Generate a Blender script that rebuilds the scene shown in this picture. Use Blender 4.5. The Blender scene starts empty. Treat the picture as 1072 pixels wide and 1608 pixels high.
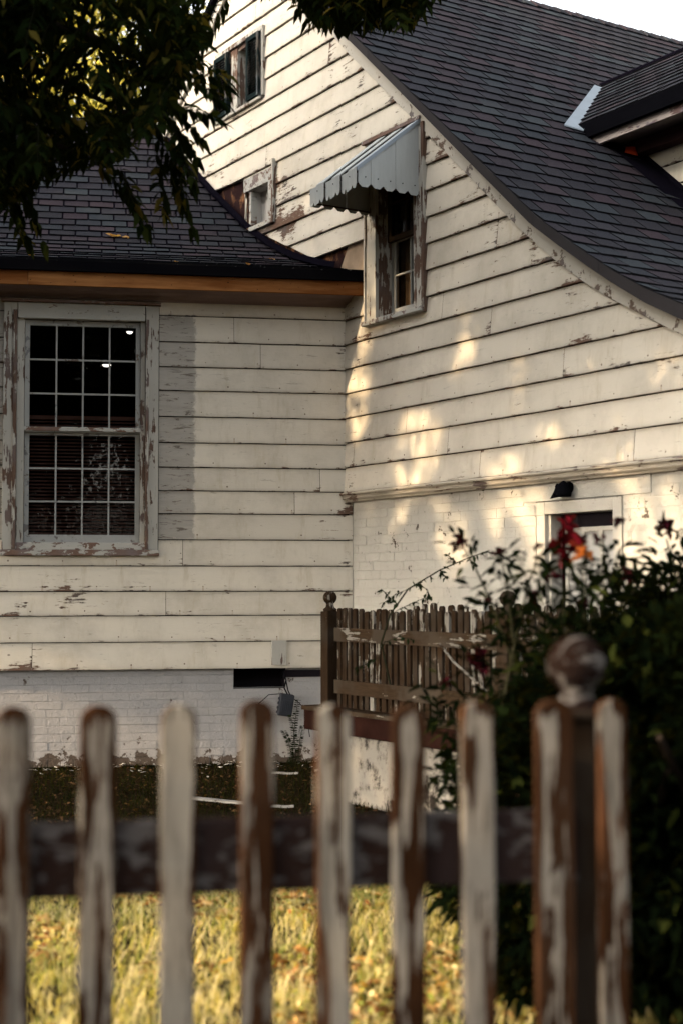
import bpy, math, random
import numpy as np
from math import radians as RAD, sin, cos, pi
from mathutils import Vector, Matrix, noise
random.seed(7); rng = np.random.default_rng(11)
SC = bpy.context.scene

# ------------------------------------------------------------------ camera
YAW, PITCH, ROLL, FPX = .555446, .053493, .0014085, 2312.05
CAM = Vector((-6.14, -9.814, 1.33))
fw = Vector((sin(YAW)*cos(PITCH), cos(YAW)*cos(PITCH), sin(PITCH)))
r0 = Vector((cos(YAW), -sin(YAW), 0)); d0 = fw.cross(r0)
rt = cos(ROLL)*r0 + sin(ROLL)*d0; dn = -sin(ROLL)*r0 + cos(ROLL)*d0
cam = bpy.data.objects.new('camera', bpy.data.cameras.new('camera')); SC.collection.objects.link(cam)
cam.matrix_world = Matrix(((rt.x, -dn.x, -fw.x, CAM.x), (rt.y, -dn.y, -fw.y, CAM.y), (rt.z, -dn.z, -fw.z, CAM.z), (0, 0, 0, 1)))
cam.data.sensor_width = 36; cam.data.lens = FPX/1608*36; cam.data.clip_end = 600; cam.data.clip_start = .1
cam.data.dof.use_dof = True; cam.data.dof.focus_distance = 11.3; cam.data.dof.aperture_fstop = 1.9
SC.camera = cam
# ------------------------------------------------------------------ world and sun
LD = Vector((1, -.29, -.345)).normalized()            # direction the sunlight travels
W = bpy.data.worlds.new('World'); SC.world = W; W.use_nodes = True
nt = W.node_tree; bg = nt.nodes['Background']
sky = nt.nodes.new('ShaderNodeTexSky'); sky.sky_type = 'NISHITA'; sky.sun_disc = False
sky.sun_elevation = math.asin(-LD.z); sky.sun_rotation = math.atan2(-LD.x, -LD.y)
sky.air_density = 1.0; sky.dust_density = 6.0; sky.ozone_density = .6
hs = nt.nodes.new('ShaderNodeHueSaturation'); hs.inputs['Saturation'].default_value = .35
mxw = nt.nodes.new('ShaderNodeMix'); mxw.data_type = 'RGBA'; mxw.blend_type = 'MULTIPLY'; mxw.inputs[0].default_value = 1
mxw.inputs[7].default_value = (1.0, .975, .93, 1)
nt.links.new(sky.outputs[0], hs.inputs['Color']); nt.links.new(hs.outputs[0], mxw.inputs[6]); nt.links.new(mxw.outputs[2], bg.inputs[0])
bg.inputs[1].default_value = .15
sun = bpy.data.objects.new('sun', bpy.data.lights.new('sun', 'SUN')); SC.collection.objects.link(sun)
sun.data.energy = 2.0; sun.data.angle = RAD(.9); sun.data.color = (1, .74, .45)
sun.rotation_euler = LD.to_track_quat('-Z', 'Y').to_euler()
SC.view_settings.view_transform = 'Standard'; SC.view_settings.look = 'None'
SC.view_settings.exposure = 2.95; SC.view_settings.gamma = 1
SC.cycles.max_bounces = 6; SC.cycles.diffuse_bounces = 3; SC.cycles.transparent_max_bounces = 6
SC.cycles.use_denoising = True; SC.cycles.sample_clamp_indirect = 4

# ------------------------------------------------------------------ frames: the street-parallel wing frame (U along, N inward)
WA = -.386751
U = Vector((cos(WA), sin(WA), 0)); N = Vector((-sin(WA), cos(WA), 0)); Z = Vector((0, 0, 1))
def WP(s, v, z): return U*s + N*v + Z*z               # wing coordinates to world
def at(x, y, d):                                     # point at depth d metres on the ray through photo pixel x, y
    return CAM + (rt*((x-536)/FPX) + dn*((y-804)/FPX) + fw)*d
def lerp(a, b, t): return a + (b-a)*t
def curve(pts):
    xs = [p[0] for p in pts]; ys = [p[1] for p in pts]
    if xs[0] > xs[-1]: xs, ys = xs[::-1], ys[::-1]
    return lambda x: float(np.interp(x, xs, ys))
def fbm(x, y, z=0., o=4): return noise.fractal(Vector((x, y, z)), 1., 2., o)

# ------------------------------------------------------------------ mesh helpers
class MB:
    def __init__(s): s.v = []; s.f = []; s.a = {}; s.smooth = False
    def attr(s, name, n, val):
        L = s.a.setdefault(name, [0.]*0); L += [0.]*(len(s.v)-n-len(L)); L += (list(val) if hasattr(val, '__len__') else [val]*n)
    def add(s, vs, fs, **at_):
        b = len(s.v); s.v += [tuple(v) for v in vs]; s.f += [tuple(i+b for i in f) for f in fs]
        for k, val in at_.items(): s.attr(k, len(vs), val)
        return b
    def box(s, o, ax, ay, az, **k):                  # corner o and three edge vectors
        o = Vector(o); P = [o, o+ax, o+ax+ay, o+ay]; P += [p+az for p in P]
        F = [(0, 3, 2, 1), (4, 5, 6, 7), (0, 1, 5, 4), (1, 2, 6, 5), (2, 3, 7, 6), (3, 0, 4, 7)]
        if ax.cross(ay).dot(az) < 0: F = [f[::-1] for f in F]
        s.add(P, F, **k)
    def prism(s, pts, ext, **k):                     # polygon (world points) extruded by vector ext
        n = len(pts); P = [Vector(p) for p in pts]; P += [p+ext for p in P]
        F = [tuple(range(n))[::-1], tuple(range(n, 2*n))] + [(i, (i+1) % n, (i+1) % n+n, i+n) for i in range(n)]
        s.add(P, F, **k)
    def tube(s, pts, rad, seg=8, cap=True, **k):
        pts = [Vector(p) for p in pts]; n = len(pts)
        rad = rad if hasattr(rad, '__len__') else [rad]*n
        vs = []
        t0 = (pts[1]-pts[0]).normalized(); u = t0.orthogonal().normalized()
        for i, p in enumerate(pts):
            t = (pts[min(i+1, n-1)]-pts[max(i-1, 0)]).normalized()
            u = (u - t*u.dot(t)).normalized(); w = t.cross(u)
            for j in range(seg):
                a = 2*pi*j/seg; vs.append(p + (u*cos(a)+w*sin(a))*rad[i])
        fs = [(i*seg+j, i*seg+(j+1) % seg, (i+1)*seg+(j+1) % seg, (i+1)*seg+j) for i in range(n-1) for j in range(seg)]
        if cap: fs += [tuple(range(seg))[::-1], tuple(range((n-1)*seg, n*seg))]
        s.add(vs, fs, **k)
    def lathe(s, c, prof, seg=24, axis=Z, **k):      # prof: (radius, height)
        c = Vector(c); ax = axis.normalized(); u = ax.orthogonal().normalized(); w = ax.cross(u); vs = []
        for r, h in prof:
            for j in range(seg):
                a = 2*pi*j/seg; vs.append(c + ax*h + (u*cos(a)+w*sin(a))*r)
        n = len(prof)
        fs = [(i*seg+j, i*seg+(j+1) % seg, (i+1)*seg+(j+1) % seg, (i+1)*seg+j) for i in range(n-1) for j in range(seg)]
        fs += [tuple(range(seg))[::-1], tuple(range((n-1)*seg, n*seg))]
        s.add(vs, fs, **k)
def link(name, me, mat, parent, origin=None):
    o = bpy.data.objects.new(name, me); SC.collection.objects.link(o)
    if mat: me.materials.append(mat)
    off = Vector((0, 0, 0))
    if origin is not None: off = Vector(origin)
    elif parent is not None: off = parent['_w'] if False else ORG[parent.name]
    if off.length: me.transform(Matrix.Translation(-off))
    if parent is not None: o.parent = parent; o.location = off - ORG[parent.name]
    else: o.location = off
    ORG[o.name] = off
    return o
ORG = {}
def obj(name, mb, mat, parent=None, origin=None, smooth=False, bevel=0):
    me = bpy.data.meshes.new(name); me.from_pydata(mb.v, [], mb.f)
    for k, L in mb.a.items():
        L = L + [0.]*(len(mb.v)-len(L)); A = me.attributes.new(k, 'FLOAT', 'POINT'); A.data.foreach_set('value', L)
    if smooth: me.polygons.foreach_set('use_smooth', [True]*len(me.polygons))
    me.update()
    if parent is None and origin is None and mb.v:
        a = np.array(mb.v); origin = ((a[:, 0].min()+a[:, 0].max())/2, (a[:, 1].min()+a[:, 1].max())/2, a[:, 2].min())
    o = link(name, me, mat, parent, origin)
    if bevel:
        m = o.modifiers.new('bevel', 'BEVEL'); m.width = bevel; m.segments = 2; m.limit_method = 'ANGLE'; m.angle_limit = RAD(40)
    return o
def tag(o, label=None, cat=None, group=None, kind=None):
    if label: o['label'] = label
    if cat: o['category'] = cat
    if group: o['group'] = group
    if kind: o['kind'] = kind
    return o
def thing(name, loc, label, cat, group=None):
    o = bpy.data.objects.new(name, None); SC.collection.objects.link(o); o.location = loc; o.empty_display_size = .2
    ORG[o.name] = Vector(loc); return tag(o, label, cat, group)
def np_mesh(name, V, F, mat, parent=None, attrs={}, origin=None):   # V (n,3); F (m,k)
    me = bpy.data.meshes.new(name); k = F.shape[1]
    me.vertices.add(len(V)); me.vertices.foreach_set('co', V.astype(np.float32).ravel())
    me.loops.add(F.size); me.loops.foreach_set('vertex_index', F.astype(np.int32).ravel())
    me.polygons.add(len(F)); me.polygons.foreach_set('loop_start', (np.arange(len(F))*k).astype(np.int32))
    me.polygons.foreach_set('loop_total', np.full(len(F), k, np.int32))
    for n_, a in attrs.items():
        A = me.attributes.new(n_, 'FLOAT', 'POINT'); A.data.foreach_set('value', a.astype(np.float32))
    me.update(calc_edges=True)
    if parent is None and origin is None: origin = (float(V[:, 0].mean()), float(V[:, 1].mean()), float(V[:, 2].min()))
    return link(name, me, mat, parent, origin)
def norm(a): return a/np.maximum(np.linalg.norm(a, axis=1, keepdims=True), 1e-9)
def leaves(name, P, D, L, Wd, mat, parent=None, up=None, droop=.25, cup=.15, val=None, origin=None):
    n = len(P); D = norm(D)
    up = rng.normal(size=(n, 3))*.45+np.array([0, 0, 1.]) if up is None else up
    S = norm(np.cross(D, up)); Q = norm(np.cross(S, D)); L = np.asarray(L).reshape(-1, 1)*np.ones((n, 1)); Wd = np.asarray(Wd).reshape(-1, 1)*np.ones((n, 1))
    g = np.array([0, 0, -1.])
    V = np.empty((n, 6, 3)); 
    V[:, 0] = P; V[:, 1] = P + D*L*.38 + S*Wd*.5 + Q*Wd*cup + g*L*droop*.15; V[:, 2] = P + D*L*.38 - S*Wd*.5 + Q*Wd*cup + g*L*droop*.15
    V[:, 3] = P + D*L*.45 + g*L*droop*.2
    V[:, 4] = P + D*L*.75 + S*Wd*.27 + Q*Wd*cup*.5+g*L*droop*.5
    V[:, 5] = P + D*L + g*L*droop
    V2 = P + D*L*.75 - S*Wd*.27 + Q*Wd*cup*.5+g*L*droop*.5
    V = np.concatenate([V, V2[:, None]], 1)
    b = (np.arange(n)*7)[:, None]
    F = np.concatenate([b+np.array([[0, 3, 1, 1]])[:, :3], b+np.array([[0, 2, 3]]), b+np.array([[1, 3, 4]]), b+np.array([[2, 6, 3]]), b+np.array([[3, 5, 4]]), b+np.array([[3, 6, 5]])])
    lv = np.repeat(rng.random(n) if val is None else val, 7)
    return np_mesh(name, V.reshape(-1, 3), F, mat, parent, {'lv': lv}, origin)

# ------------------------------------------------------------------ material helpers
class NT:
    def __init__(s, name):
        s.m = bpy.data.materials.new(name); s.m.use_nodes = True; s.t = s.m.node_tree; s.b = s.t.nodes['Principled BSDF']
        s.b.inputs['Specular IOR Level'].default_value = .0
    def n(s, typ, ins=None, **pr):
        nd = s.t.nodes.new('ShaderNode'+typ)
        for k, v in pr.items(): setattr(nd, k, v)
        for k, v in (ins or {}).items():
            i = nd.inputs[k]
            if hasattr(v, 'node'): s.t.links.new(v, i)
            elif hasattr(v, 'outputs'): s.t.links.new(v.outputs[0], i)
            else: i.default_value = v
        return nd
    def math(s, op, a, b=0., c=None, clamp=False):
        ins = {0: a, 1: b}
        if c is not None: ins[2] = c
        return s.n('Math', ins, operation=op, use_clamp=clamp).outputs[0]
    def attr(s, name): return s.n('Attribute', attribute_name=name).outputs['Fac']
    def noise(s, vec, scale, detail=4, rough=.55, dist=0.): return s.n('TexNoise', {'Vector': vec, 'Scale': scale, 'Detail': detail, 'Roughness': rough, 'Distortion': dist}).outputs[0]
    def ramp(s, f, stops):
        nd = s.n('ValToRGB', {0: f}); e = nd.color_ramp.elements
        while len(e) < len(stops): e.new(.5)
        for i, (p, c) in enumerate(stops):
            e[i].position = p; e[i].color = (*c, 1) if hasattr(c, '__len__') else (c, c, c, 1)
        return nd.outputs[0]
    def step(s, f, a, b): return s.n('MapRange', {0: f, 1: a, 2: b}, interpolation_type='SMOOTHSTEP').outputs[0]
    def mix(s, f, a, b, blend='MIX'):
        nd = s.n('Mix', data_type='RGBA', blend_type=blend)
        for i, v in ((0, f), (6, a), (7, b)):
            if hasattr(v, 'node'): s.t.links.new(v, nd.inputs[i])
            elif hasattr(v, '__len__'): nd.inputs[i].default_value = (*v[:3], 1)
            else: nd.inputs[i].default_value = v
        return nd.outputs[2]
    def coord(s, sc=(1, 1, 1), rnd=True, rot=None):
        c = s.n('TexCoord').outputs['Object']
        if rnd:
            oi = s.n('ObjectInfo').outputs['Random']; k = s.n('CombineXYZ', {0: s.math('MULTIPLY', oi, 37.), 1: s.math('MULTIPLY', oi, 91.), 2: s.math('MULTIPLY', oi, 17.)})
            c = s.n('VectorMath', {0: c, 1: k.outputs[0]}, operation='ADD').outputs[0]
        return s.n('Mapping', {'Vector': c, 'Scale': sc}).outputs[0]
    def out(s, col, rough=.8, bump=None, bstr=.6, bdist=.003, spec=None):
        for k, v in (('Base Color', col), ('Roughness', rough)):
            if hasattr(v, 'node'): s.t.links.new(v, s.b.inputs[k])
            elif hasattr(v, '__len__'): s.b.inputs[k].default_value = (*v, 1)
            else: s.b.inputs[k].default_value = v
        if spec is not None: s.b.inputs['Specular IOR Level'].default_value = spec
        if bump is not None:
            bn = s.n('Bump', {'Height': bump, 'Strength': bstr, 'Distance': bdist}); s.t.links.new(bn.outputs[0], s.b.inputs['Normal'])
        return s.m
def plain(name, col, rough=.7, var=.25, sc=6., metal=0.):
    t = NT(name); v = t.coord(); f = t.noise(v, sc, 6)
    c = t.mix(f, tuple(x*(1-var) for x in col), tuple(min(1, x*(1+var)) for x in col)); t.b.inputs['Metallic'].default_value = metal
    if max(col) < .02: t.b.inputs['Specular IOR Level'].default_value = 0.
    return t.out(c, rough, t.noise(v, sc*12, 3), .25, .002)
def weathered(name, paint, wood, amount, grain, sc=1., spots=None, dark=.5, rough=.75, strk=1.):
    """peeling paint over old wood; grain is the long axis of the boards"""
    t = NT(name)
    long_, short = .10, 1.
    s3 = {'x': (long_, short, short), 'y': (short, long_, short), 'z': (short, short, long_), 'n': (.6, .6, .6)}[grain]
    v = t.coord(tuple(k*sc for k in s3)); iso = t.coord((sc, sc, sc))
    a = t.noise(v, 26 if strk == 1 else 44, 8, .62, .6); b = t.noise(t.coord((sc, sc, sc*strk)) if strk != 1 else iso, 5.5*(2.2 if strk != 1 else 1), 5, .6); fine = t.noise(v, 120, 4, .6)
    h = t.math('ADD', t.math('MULTIPLY', a, .55 if strk == 1 else .68), t.math('MULTIPLY', b, .45 if strk == 1 else .32)); h = t.math('ADD', h, t.math('MULTIPLY', fine, .10))
    wear = t.attr('wear'); h = t.math('SUBTRACT', h, t.math('MULTIPLY', wear, .14))
    if strk != 1:
        oc = t.n('SeparateXYZ', {0: t.n('TexCoord').outputs['Object']})
        uu = t.math('ABSOLUTE', t.math('SUBTRACT', t.math('MULTIPLY', oc.outputs[0], .926), t.math('MULTIPLY', oc.outputs[1], .377)))
        h = t.math('SUBTRACT', h, t.math('MULTIPLY', t.step(oc.outputs[2], 1.06, 1.12), .10)); h = t.math('SUBTRACT', h, t.math('MULTIPLY', t.step(uu, .022, .037), .06))
    thr = .31 + amount*.25
    m = t.step(h, thr-.008, thr+.008)                       # 1 = paint stays
    wc = t.mix(t.noise(v, 70, 6, .65, .3), wood[0], wood[1])
    wc = t.mix(t.step(t.noise(iso, 3.2, 3), .45, .62), wc, tuple(x*k_ for x, k_ in zip(wood[1], (.75, .9, 1.1))))
    pc = t.mix(t.noise(iso, 4, 6), tuple(x*.80 for x in paint), paint)
    pc = t.mix(t.math('MULTIPLY', t.step(t.noise(v, 60, 5, .7), .58 if strk == 1 else .47, .70), dark), pc, tuple(x*.45 for x in paint))
    if strk != 1:
        pc = t.mix(t.math('MULTIPLY', t.step(t.noise(v, 17, 6, .7, .4), .50, .66), .75), pc, tuple(x*.32 for x in paint))
        wc = t.mix(t.math('MULTIPLY', t.step(t.noise(v, 15, 6, .7, .4), .50, .68), .8), wc, tuple(x*2.1 for x in wood[1]))
    col = t.mix(m, wc, pc)
    bh = t.math('ADD', t.math('MULTIPLY', m, 1.), t.math('MULTIPLY', t.noise(v, 150, 3), .45))
    return t.out(col, rough, bh, .7, .0022)

PAINT = (.56, .51, .425)
def clap_mat(name, shutter_ghost=False):
    t = NT(name); bu = t.attr('bu'); bv = t.attr('bv'); bid = t.attr('bid'); wear = t.attr('wear'); zz = t.attr('zz')
    kx = t.n('CombineXYZ', {0: bu, 1: t.math('MULTIPLY', bid, 13.7), 2: zz}).outputs[0]
    st = t.n('Mapping', {'Vector': kx, 'Scale': (.16, 1, 1)}).outputs[0]
    vs = t.n('Mapping', {'Vector': kx, 'Scale': (1, 1, .22)}).outputs[0]
    a = t.noise(st, 42, 9, .66, .5); b = t.noise(kx, 4.5, 7, .66); fine = t.noise(st, 150, 4, .65)
    edge = t.math('MULTIPLY', t.math('POWER', t.math('SUBTRACT', 1., t.math('MINIMUM', bv, 1.)), 9.), .088)
    h = t.math('ADD', t.math('MULTIPLY', a, .5), t.math('MULTIPLY', b, .5)); h = t.math('ADD', h, t.math('MULTIPLY', t.math('SUBTRACT', fine, .5), .12))
    h = t.math('SUBTRACT', h, t.math('ADD', edge, t.math('MULTIPLY', wear, .15)))
    m = t.step(h, .338, .352)
    halo = t.step(h, .35, .385)
    grain = t.noise(st, 90, 6, .7, .4)
    wc = t.mix(grain, (.045, .030, .024), (.20, .125, .09)); wc = t.mix(t.step(t.noise(kx, 2.3, 3), .45, .6), wc, (.11, .095, .085))
    # paint: board to board tone, soft mottling, vertical run-off streaks, sooty specks
    pc = t.mix(t.noise(t.n('CombineXYZ', {0: t.math('MULTIPLY', bu, .05), 1: t.math('MULTIPLY', bid, 7.1), 2: 0.}).outputs[0], 9, 1), tuple(x*.86 for x in PAINT), tuple(x*1.06 for x in PAINT))
    pc = t.mix(t.math('MULTIPLY', t.step(t.noise(kx, 2.1, 7, .68), .40, .70), .55), pc, (.36, .32, .26))
    pc = t.mix(t.math('MULTIPLY', t.step(t.noise(vs, 9, 6, .7), .52, .72), .5), pc, (.38, .325, .24))
    pc = t.mix(t.math('MULTIPLY', t.step(t.noise(st, 34, 7, .75), .60, .68), .6), pc, (.26, .235, .20))
    spk = t.n('TexVoronoi', {'Vector': t.n('Mapping', {'Vector': kx, 'Scale': (.6, 1, 1)}).outputs[0], 'Scale': 13., 'Randomness': 1.}).outputs[0]
    pc = t.mix(t.math('MULTIPLY', t.math('LESS_THAN', spk, t.math('MULTIPLY', t.step(t.noise(kx, 1.7, 2), .45, .8), .10)), .75), pc, (.12, .10, .085))
    pc = t.mix(t.math('MULTIPLY', t.math('POWER', t.math('SUBTRACT', 1., t.math('MINIMUM', bv, 1.)), 14.), .55), pc, (.25, .22, .18))
    fx = t.math('MULTIPLY', t.math('SUBTRACT', t.math('FRACT', t.math('ADD', t.math('DIVIDE', bu, .405), t.math('MULTIPLY', bid, 3.3))), .5), .405)
    fz = t.math('MULTIPLY', t.math('SUBTRACT', bv, t.math('ADD', .13, t.math('MULTIPLY', t.noise(kx, 2., 1), .08))), .195)
    nd_ = t.math('SQRT', t.math('ADD', t.math('MULTIPLY', fx, fx), t.math('MULTIPLY', fz, fz)))
    pc = t.mix(t.math('MULTIPLY', t.math('LESS_THAN', nd_, t.math('MULTIPLY', t.noise(kx, 3.1, 2), .011)), .8), pc, (.09, .06, .045))
    run = t.math('MULTIPLY', t.math('LESS_THAN', t.math('ABSOLUTE', fx), .006), t.math('MULTIPLY', t.step(fz, .0, -.004), t.step(t.noise(kx, 2.4, 2), .5, .62)))
    pc = t.mix(t.math('MULTIPLY', run, .35), pc, (.20, .12, .07))
    if shutter_ghost:                                  # grey unpainted band where a shutter used to hang
        e = t.math('MULTIPLY', t.math('SUBTRACT', t.noise(kx, 11, 6, .75), .5), .13)
        x = t.math('ADD', bu, e); z2 = t.math('ADD', zz, e)
        g = t.math('MULTIPLY', t.step(x, -1.185, -1.21), t.step(x, -1.50, -1.47))
        g = t.math('MULTIPLY', g, t.math('MULTIPLY', t.step(z2, 1.70, 1.74), t.step(z2, 3.48, 3.46)))
        gl = t.math('MULTIPLY', t.step(x, -2.62, -2.64), t.step(z2, 1.70, 1.74)); g = t.math('MAXIMUM', g, gl)
        gc = t.mix(t.noise(st, 30, 7, .7), (.17, .158, .143), (.36, .335, .295))
        gc = t.mix(t.step(t.noise(st, 45, 6, .7, .8), .58, .62), gc, (.07, .055, .045))
        pc = t.mix(t.math('MULTIPLY', g, .85), pc, gc)
    col = t.mix(halo, t.mix(.5, pc, (.20, .17, .14)), pc); col = t.mix(m, wc, col)
    bh = t.math('ADD', m, t.math('MULTIPLY', grain, .35)); bh = t.math('ADD', bh, t.math('MULTIPLY', b, .9))
    return t.out(col, .68, bh, .75, .004)
def brick_paint(name, base):
    t = NT(name); v = t.coord(rnd=False); wear = t.attr('wear'); rnd = t.attr('rnd')
    n1 = t.noise(v, 3.5, 7, .65); n2 = t.noise(v, 45, 6, .7); n3 = t.noise(v, 14, 6, .7)
    c = t.mix(n1, tuple(x*.78 for x in base), tuple(x*1.08 for x in base))
    c = t.mix(t.math('MULTIPLY', rnd, .06), c, tuple(x*.72 for x in base))
    c = t.mix(t.math('MULTIPLY', t.step(n2, .55, .68), .35), c, tuple(x*.55 for x in base))
    h = t.math('SUBTRACT', t.math('ADD', t.math('MULTIPLY', n3, .6), t.math('MULTIPLY', n1, .4)), t.math('MULTIPLY', wear, .25))
    c = t.mix(t.step(h, .30, .335), (.07, .055, .045), c)
    return t.out(c, .85, t.math('ADD', n2, t.math('MULTIPLY', n3, 1.4)), .8, .006)
def shingle_mat(name, k=1.):
    t = NT(name); rnd = t.attr('rnd'); v = t.coord(rnd=False)
    c = t.ramp(rnd, [(0, (.004, .0045, .010)), (.3, (.009, .010, .021)), (.48, (.009, .016, .026)), (.62, (.024, .038, .050)), (.66, (.011, .008, .017)), (.85, (.027, .015, .025)), (1, (.006, .006, .014))])
    c = t.mix(t.math('MULTIPLY', t.noise(v, 170, 3, .8), .7), c, (.030, .032, .042))
    c = t.mix(t.math('MULTIPLY', t.step(t.noise(v, 1.6, 5, .6), .45, .75), .3), c, (.030, .030, .036))
    c = t.mix(1., c, (k*1.08, k*.96, k*.84), 'MULTIPLY')
    c = t.mix(t.attr('edge'), c, (.002, .002, .003))  # tab lips and sides black: asphalt core, also painting in the lip shadow
    return t.out(c, .95, t.noise(v, 260, 2, .7), .9, .004, spec=.12)
def leaf_mat(name, stops, trans=.35, rough=.5):
    t = NT(name); c = t.ramp(t.attr('lv'), stops)
    tr = t.n('BsdfTranslucent', {'Color': t.mix(.05, t.mix(1., c, (2.6, 2.4, .8), 'MULTIPLY'), (.30, .28, .05))}); ms = t.n('MixShader', {0: trans, 1: t.b.outputs[0], 2: tr.outputs[0]})
    t.t.links.new(ms.outputs[0], t.t.nodes['Material Output'].inputs[0]); return t.out(c, .9, spec=.0)
M = {}
M['clap'] = clap_mat('clapboard paint'); M['clap_wing'] = clap_mat('wing clapboard paint', True)
M['brick'] = brick_paint('painted brick', (.41, .39, .345)); M['brick_low'] = brick_paint('painted foundation brick', (.30, .29, .285))
M['shingle'] = shingle_mat('asphalt shingle', .72); M['shingle_old'] = shingle_mat('older asphalt shingle', .82)
M['underlay'] = plain('black roof felt', (.004, .0035, .006), .95)
M['trim'] = weathered('peeling white trim', (.44, .41, .355), ((.055, .04, .032), (.19, .14, .11)), .36, 'n')
M['trim_z'] = weathered('peeling upright trim', (.37, .355, .315), ((.04, .026, .02), (.15, .095, .07)), .54, 'z')
M['trim_h'] = weathered('peeling level trim', (.38, .37, .335), ((.07, .042, .032), (.20, .13, .10)), .56, 'x')
M['muntin'] = weathered('old muntin paint', (.30, .30, .285), ((.09, .07, .055), (.2, .165, .14)), .4, 'n')
M['mould'] = weathered('belt moulding paint', (.38, .34, .28), ((.06, .04, .032), (.18, .12, .09)), .52, 'y', 1., dark=.8)
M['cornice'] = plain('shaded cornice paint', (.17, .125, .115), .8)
M['fence'] = weathered('peeling fence paint', (.145, .128, .106), ((.0015, .0007, .0004), (.028, .0125, .006)), .62, 'z', .8, dark=.95, strk=.13)
M['fence_w'] = weathered('mostly painted fence wood', (.17, .15, .122), ((.002, .001, .0006), (.032, .0145, .007)), .70, 'z', .8, dark=.95, strk=.13)
M['rail'] = weathered('dirty rail paint', (.06, .053, .049), ((.004, .003, .003), (.022, .012, .009)), .80, 'x', 1.3)
M['railing'] = weathered('bare railing wood', (.15, .138, .12), ((.003, .002, .0014), (.036, .0225, .0135)), 1.0, 'z', 1.2)
M['railing_h'] = weathered('bare railing board', (.15, .138, .12), ((.006, .004, .0027), (.045, .029, .0175)), 1.22, 'y', 1.2)
M['lumber'] = (lambda t: t.out(t.mix(t.step(t.noise(t.coord((.1, .1, 1)), 7, 5, .7), .35, .7), (.15, .052, .015), (.33, .15, .055)), .7, t.noise(t.coord((.1, .1, 1)), 60, 3), .4))(NT('new lumber'))
M['sheath'] = (lambda t: t.out(t.mix(t.step(t.noise(t.coord((1, 1, .7), False), 4.5, 7, .7), .5, .64), (.022, .012, .012), t.mix(t.noise(t.coord((1, 1, 1), False), 20, 5), (.10, .035, .015), (.30, .16, .08))), .85, t.noise(t.coord((1, 1, 1), False), 50, 4), .6, .004))(NT('exposed rotten sheathing'))
M['ply'] = plain('stained plywood', (.30, .22, .15), .8, .5, 7)
M['metal'] = plain('grey drip edge', (.035, .032, .033), .55, .2, 4)
M['flash'] = plain('blue grey flashing', (.20, .23, .26), .45, .15, 8)
M['awning'] = (lambda t: t.out(t.mix(t.noise(t.coord((1, 1, .2)), 14, 6, .7), (.24, .25, .245), (.36, .375, .365)), .5, t.noise(t.coord(), 40, 3), .2))(NT('faded awning metal'))
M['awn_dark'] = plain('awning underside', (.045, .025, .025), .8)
M['black'] = plain('black painted metal', (.003, .003, .004), .75)
M['dark'] = plain('dark interior', (.012, .010, .012), .9)
M['shutter'] = weathered('worn green shutter paint', (.010, .015, .0155), ((.02, .016, .014), (.10, .09, .078)), .46, 'z')
M['blind'] = plain('brown wooden blind', (.12, .058, .048), .6)
M['panel'] = plain('pale vent panel', (.36, .345, .32), .7, .1)
M['box'] = plain('grey utility box', (.028, .030, .036), .6, .3, 12)
M['plaster'] = (lambda t: t.out(t.mix(t.step(t.math('ADD', t.noise(t.coord(rnd=False), 5, 8, .72), t.math('MULTIPLY', t.noise(t.coord((1, 1, .2), False), 7, 4), .3)), .62, .78), (.15, .138, .12), (.012, .010, .009)), .9, t.noise(t.coord(rnd=False), 30, 6), .8, .006))(NT('stained plaster'))
M['bark'] = (lambda t: t.out(t.mix(t.noise(t.coord((1, 1, .25)), 14, 6, .7), (.004, .003, .002), (.022, .016, .012)), .95, t.noise(t.coord((1, 1, .25)), 18, 5), 1., .02))(NT('bark'))
M['stem'] = plain('green brown stem', (.012, .012, .007), .7)
M['soil'] = (lambda t: t.out(t.mix(t.noise(t.coord(rnd=False), 5, 8, .7), (.006, .005, .003), (.022, .015, .008)), .95, t.noise(t.coord(rnd=False), 30, 6), 1., .03))(NT('lawn soil'))
M['chip'] = plain('white paint chip', (.30, .29, .27), .8)
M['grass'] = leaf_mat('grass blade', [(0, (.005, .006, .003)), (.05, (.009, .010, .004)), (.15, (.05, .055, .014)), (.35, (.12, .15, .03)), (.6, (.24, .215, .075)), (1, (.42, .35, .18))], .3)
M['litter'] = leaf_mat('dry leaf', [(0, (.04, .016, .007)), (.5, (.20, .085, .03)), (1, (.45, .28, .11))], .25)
M['leaf_shade'] = leaf_mat('shade darkened leaf', [(0, (.015, .009, .005)), (1, (.07, .04, .02))], .1)  # dry leaf coloured darker to carry the shade by the foundation
M['leaf'] = leaf_mat('pecan leaf', [(0, (.0015, .003, .001)), (.6, (.004, .007, .002)), (.88, (.012, .016, .004)), (1, (.07, .05, .010))], .15)
M['leaf_far'] = leaf_mat('far leaf', [(0, (.03, .033, .008)), (.5, (.16, .15, .04)), (1, (.50, .44, .16))], .4)
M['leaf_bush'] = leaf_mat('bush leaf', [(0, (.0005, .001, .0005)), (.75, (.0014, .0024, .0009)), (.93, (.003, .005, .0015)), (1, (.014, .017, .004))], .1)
M['leaf_dark'] = leaf_mat('holly leaf', [(0, (.003, .006, .003)), (1, (.010, .016, .006))], .1)
M['petal_red'] = leaf_mat('red petal', [(0, (.012, .0008, .0015)), (.8, (.034, .0018, .004)), (1, (.07, .010, .004))], .1)
M['petal_dark'] = leaf_mat('wine petal', [(0, (.004, .0006, .0015)), (.8, (.014, .0015, .004)), (1, (.04, .006, .012))], .15)
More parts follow.
